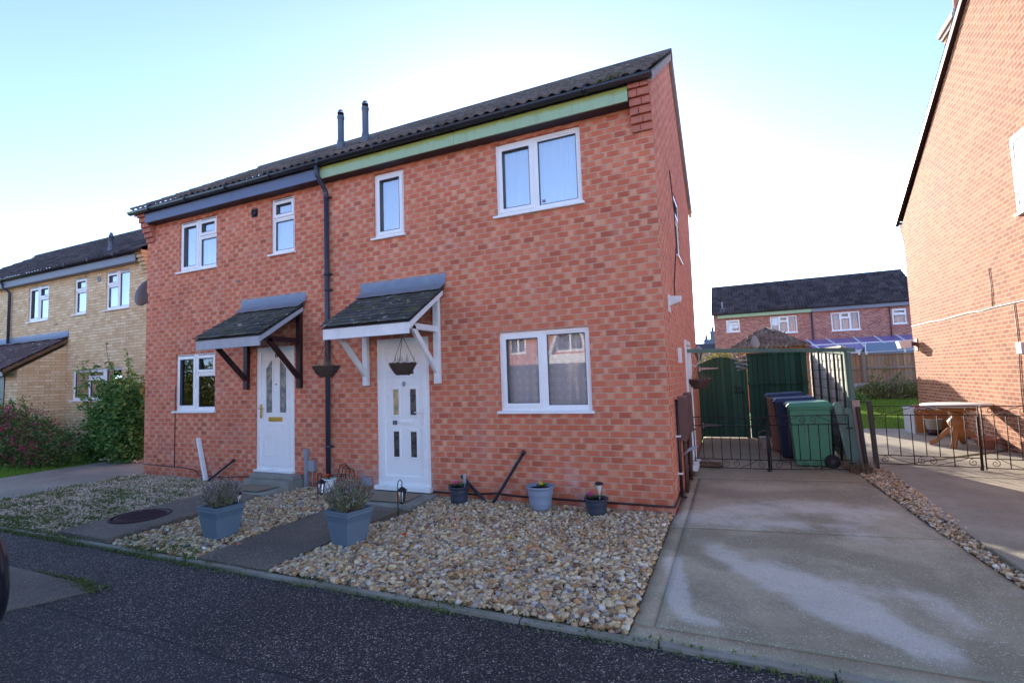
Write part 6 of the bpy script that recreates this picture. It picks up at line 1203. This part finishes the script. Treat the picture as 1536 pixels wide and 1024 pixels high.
G = thing('board_fence', 'tall board fence across the road, mirrored in the big lower window', 'fence', (-5, -12, -.16)); m = MB()
for i in range(150): m.box(-19 + i * .15, -18.855 + i * .15, -12.0 + (.012 if i % 2 else 0), -11.98 + (.012 if i % 2 else 0), -.16, 1.98)
m.build('boards', M['fencegrey'], G)
# ------------------------------------------------------------------ parked car (only its rounded corner enters the picture at the left edge)
T = thing('parked_car', 'dark navy car whose rounded rear corner enters at the left edge of the tarmac', 'car', (-5.15, -5.2, -.17)); cx_, cy_ = -5.15, -5.2
def carx(x): return cx_ + x
secs = []   # stations along x: (x, halfwidth low, z belt, halfwidth roof, z roof)
st = [(-2.0, .62, .62, .5, .66), (-1.9, .8, .7, .6, .74), (-1.4, .86, .82, .7, .88), (-1.0, .87, .86, .72, .95), (-.55, .88, .88, .62, 1.3), (0, .88, .9, .6, 1.43), (.6, .88, .9, .6, 1.45), (1.2, .88, .9, .58, 1.38), (1.7, .87, .9, .62, 1.05), (1.95, .84, .86, .64, .9), (2.06, .76, .78, .6, .8), (2.1, .66, .6, .55, .62)]
V = []
for x, hw, zb, hr, zr in st:
    zl = .22 if abs(x) < 1.8 else .28
    prof = [(hw * .86, zl), (hw * .98, zl + .12), (hw, (zl + zb) / 2), (hw * .97, zb), (hr + (hw - hr) * .35, (zb * .45 + zr * .55)), (hr, zr - .04), (hr * .6, zr + .01)]
    ring = prof + [(-a, b) for a, b in prof[::-1]]
    V += [(cx_ + x, cy_ + a, -.17 + b) for a, b in ring]
n = 14; F = [(i * n + k, i * n + (k + 1) % n, (i + 1) * n + (k + 1) % n, (i + 1) * n + k) for i in range(len(st) - 1) for k in range(n)]; m = MB(); m.add(V, F, True); m.add(V[:n], [tuple(range(n))[::-1]]); m.add(V[-n:], [tuple(range(n))]); bo = m.build('body', M['carpaint'], T); sm = bo.modifiers.new('sub', 'SUBSURF'); sm.levels = 2; sm.render_levels = 2
for x in (-1.3, 1.3):
    for s in (-1, 1):
        m = MB(); m.lathe([(.2, 0), (.29, .0), (.31, .03), (.31, .17), (.29, .2), (.2, .2)], (0, 0, 0), 28); m.v = [(cx_ + x + v[0], cy_ + s * .88 - (.2 if s > 0 else 0) + v[2], .14 + v[1]) for v in m.v]; wh = m.build('wheel', M['rubber'], T); m = MB(); m.lathe([(0, .19 if s > 0 else .01), (.05, .195 if s > 0 else .005), (.2, .18 if s > 0 else .02)], (0, 0, 0), 20); m.v = [(cx_ + x + v[0], cy_ + s * .88 - (.2 if s > 0 else 0) + v[2] + .002 * s, .14 + v[1]) for v in m.v]; m.build('rim', M['steel'], wh)
for s in (-1, 1):
    m = MB(); m.box(cx_ + 1.98, cx_ + 2.055, cy_ + s * .62 - .1, cy_ + s * .62 + .1, .42, .62); m.build('tail_lamp', M['redlamp'], T, bevel=.02); m = MB(); m.box(cx_ - 2.03, cx_ - 1.95, cy_ + s * .55 - .1, cy_ + s * .55 + .1, .4, .5); m.build('headlight', M['white'], T, bevel=.02)
    m = MB(); m.add([(cx_ - .75, cy_ + s * .83, .76), (cx_ + 1.35, cy_ + s * .83, .78), (cx_ + 1.05, cy_ + s * .665, 1.16), (cx_ - .3, cy_ + s * .68, 1.14)], [(0, 1, 2, 3)]); m.build('side_window', M['glass'], T)
# ------------------------------------------------------------------ what the windows mirror: the other side of the road
OY = -21.0; O = thing('brick_house', 'red brick house with white gabled bay window across the road', 'house', (-9, OY, -.2))
fo = lambda u, v, w_: (-u, OY - w_, v)
ow = [(6.9, 8.5, 2.9, 4.3), (10.4, 11.4, 2.9, 4.2), (4.5, 5.6, 2.9, 4.2), (11.0, 12.6, .8, 2.0)]
m = MB(); wall_holes(m, fo, 2.5, 15, -.3, 5.2, ow, .1); m.quad((-2.5, OY, -.3), (-2.5, OY - 7, -.3), (-2.5, OY - 7, 5.2), (-2.5, OY, 5.2)); m.quad((-15, OY - 7, -.3), (-15, OY, -.3), (-15, OY, 5.2), (-15, OY - 7, 5.2)); m.build('wall', M['brick'], O)
m = MB(); m.hexa([(-15.3, OY + .3, 5.1), (-2.2, OY + .3, 5.1), (-2.2, OY - 3.5, 7.6), (-15.3, OY - 3.5, 7.6), (-15.3, OY + .3, 5.2), (-2.2, OY + .3, 5.2), (-2.2, OY - 3.5, 7.7), (-15.3, OY - 3.5, 7.7)]); m.hexa([(-15.3, OY - 3.5, 7.6), (-2.2, OY - 3.5, 7.6), (-2.2, OY - 7.3, 5.1), (-15.3, OY - 7.3, 5.1), (-15.3, OY - 3.5, 7.7), (-2.2, OY - 3.5, 7.7), (-2.2, OY - 7.3, 5.2), (-15.3, OY - 7.3, 5.2)]); m.build('roof', M['tile_b'], O)
for w_ in ow: window(O, fo, *w_, PN2(.5), room=True)
m = MB(); m.box(-9.4, -6.0, OY, OY + .9, 2.1, 2.6); m.box(-9.3, -6.1, OY, OY + .8, .9, 1.1)
for k in range(5): x = -9.3 + k * .78; m.box(x, x + .08, OY + .72, OY + .8, 1.1, 2.1)
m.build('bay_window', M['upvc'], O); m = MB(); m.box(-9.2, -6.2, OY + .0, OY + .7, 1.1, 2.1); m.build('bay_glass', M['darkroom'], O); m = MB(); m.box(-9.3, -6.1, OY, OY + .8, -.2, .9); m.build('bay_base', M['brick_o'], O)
m = MB(); gp = [(-8.9, 2.65), (-6.5, 2.65), (-7.7, 5.6)]
for a, b in ((gp[0], gp[2]), (gp[2], gp[1]), (gp[1], gp[0])): m.bar((a[0], OY + .15, a[1]), (b[0], OY + .15, b[1]), .3, .16)
m.build('gable_trim', M['white'], O)
for hx, mt_, lb in ((8.5, 'brick_y', 'yellow brick house across the road, right of the gabled bay house'), (-29, 'brick_y', 'yellow brick house across the road behind the tall hedge')):
    O2 = thing('brick_house', lb, 'house', (hx, OY, -.2)); w2 = [(-hx - 5.5, -hx - 3.8, 2.9, 4.2), (-hx + 3.5, -hx + 5.2, 2.9, 4.2), (-hx - 5.5, -hx - 3.6, .7, 2.0), (-hx + 3.3, -hx + 5.3, .7, 2.0), (-hx - 1.5, -hx - .6, -.1, 2.0)]
    m = MB(); wall_holes(m, fo, -hx - 7.5, -hx + 7.5, -.3, 5.2, w2, .1); m.quad((hx + 7.5, OY, -.3), (hx + 7.5, OY - 7, -.3), (hx + 7.5, OY - 7, 5.2), (hx + 7.5, OY, 5.2)); m.quad((hx - 7.5, OY - 7, -.3), (hx - 7.5, OY, -.3), (hx - 7.5, OY, 5.2), (hx - 7.5, OY - 7, 5.2)); m.build('wall', M[mt_], O2)
    m = MB(); m.hexa([(hx - 7.8, OY + .3, 5.1), (hx + 7.8, OY + .3, 5.1), (hx + 7.8, OY - 3.5, 7.6), (hx - 7.8, OY - 3.5, 7.6), (hx - 7.8, OY + .3, 5.2), (hx + 7.8, OY + .3, 5.2), (hx + 7.8, OY - 3.5, 7.7), (hx - 7.8, OY - 3.5, 7.7)]); m.hexa([(hx - 7.8, OY - 3.5, 7.6), (hx + 7.8, OY - 3.5, 7.6), (hx + 7.8, OY - 7.3, 5.1), (hx - 7.8, OY - 7.3, 5.1), (hx - 7.8, OY - 3.5, 7.7), (hx + 7.8, OY - 3.5, 7.7), (hx + 7.8, OY - 7.3, 5.2), (hx - 7.8, OY - 7.3, 5.2)]); m.build('roof', M['tile_b'], O2)
    for w_ in w2: window(O2, fo, *w_, PN2(.5) if w_[2] > 0 else [(0, 1, 0, 1, True)], room=True)
struct(MB().build('opposite_drive', M['slab'])) if False else None
sheet('opposite_forecourt', [(-40, OY + .2, -.16), (30, OY + .2, -.16), (30, -13.5, -.16), (-40, -13.5, -.16)], M['slab'])
shrub('hedge', 'tall yellow-green hedge across the road', (-24, -13, -.2), [((0, 0, 1.4), (4.5, 1, 1.6), 4), ((5, 0, 1.2), (3, 1, 1.4), 3), ((-5, 0, 1.5), (3, 1, 1.8), 3)], 16000, .2, M['leafhedge'], 76, 12, cat='hedge')
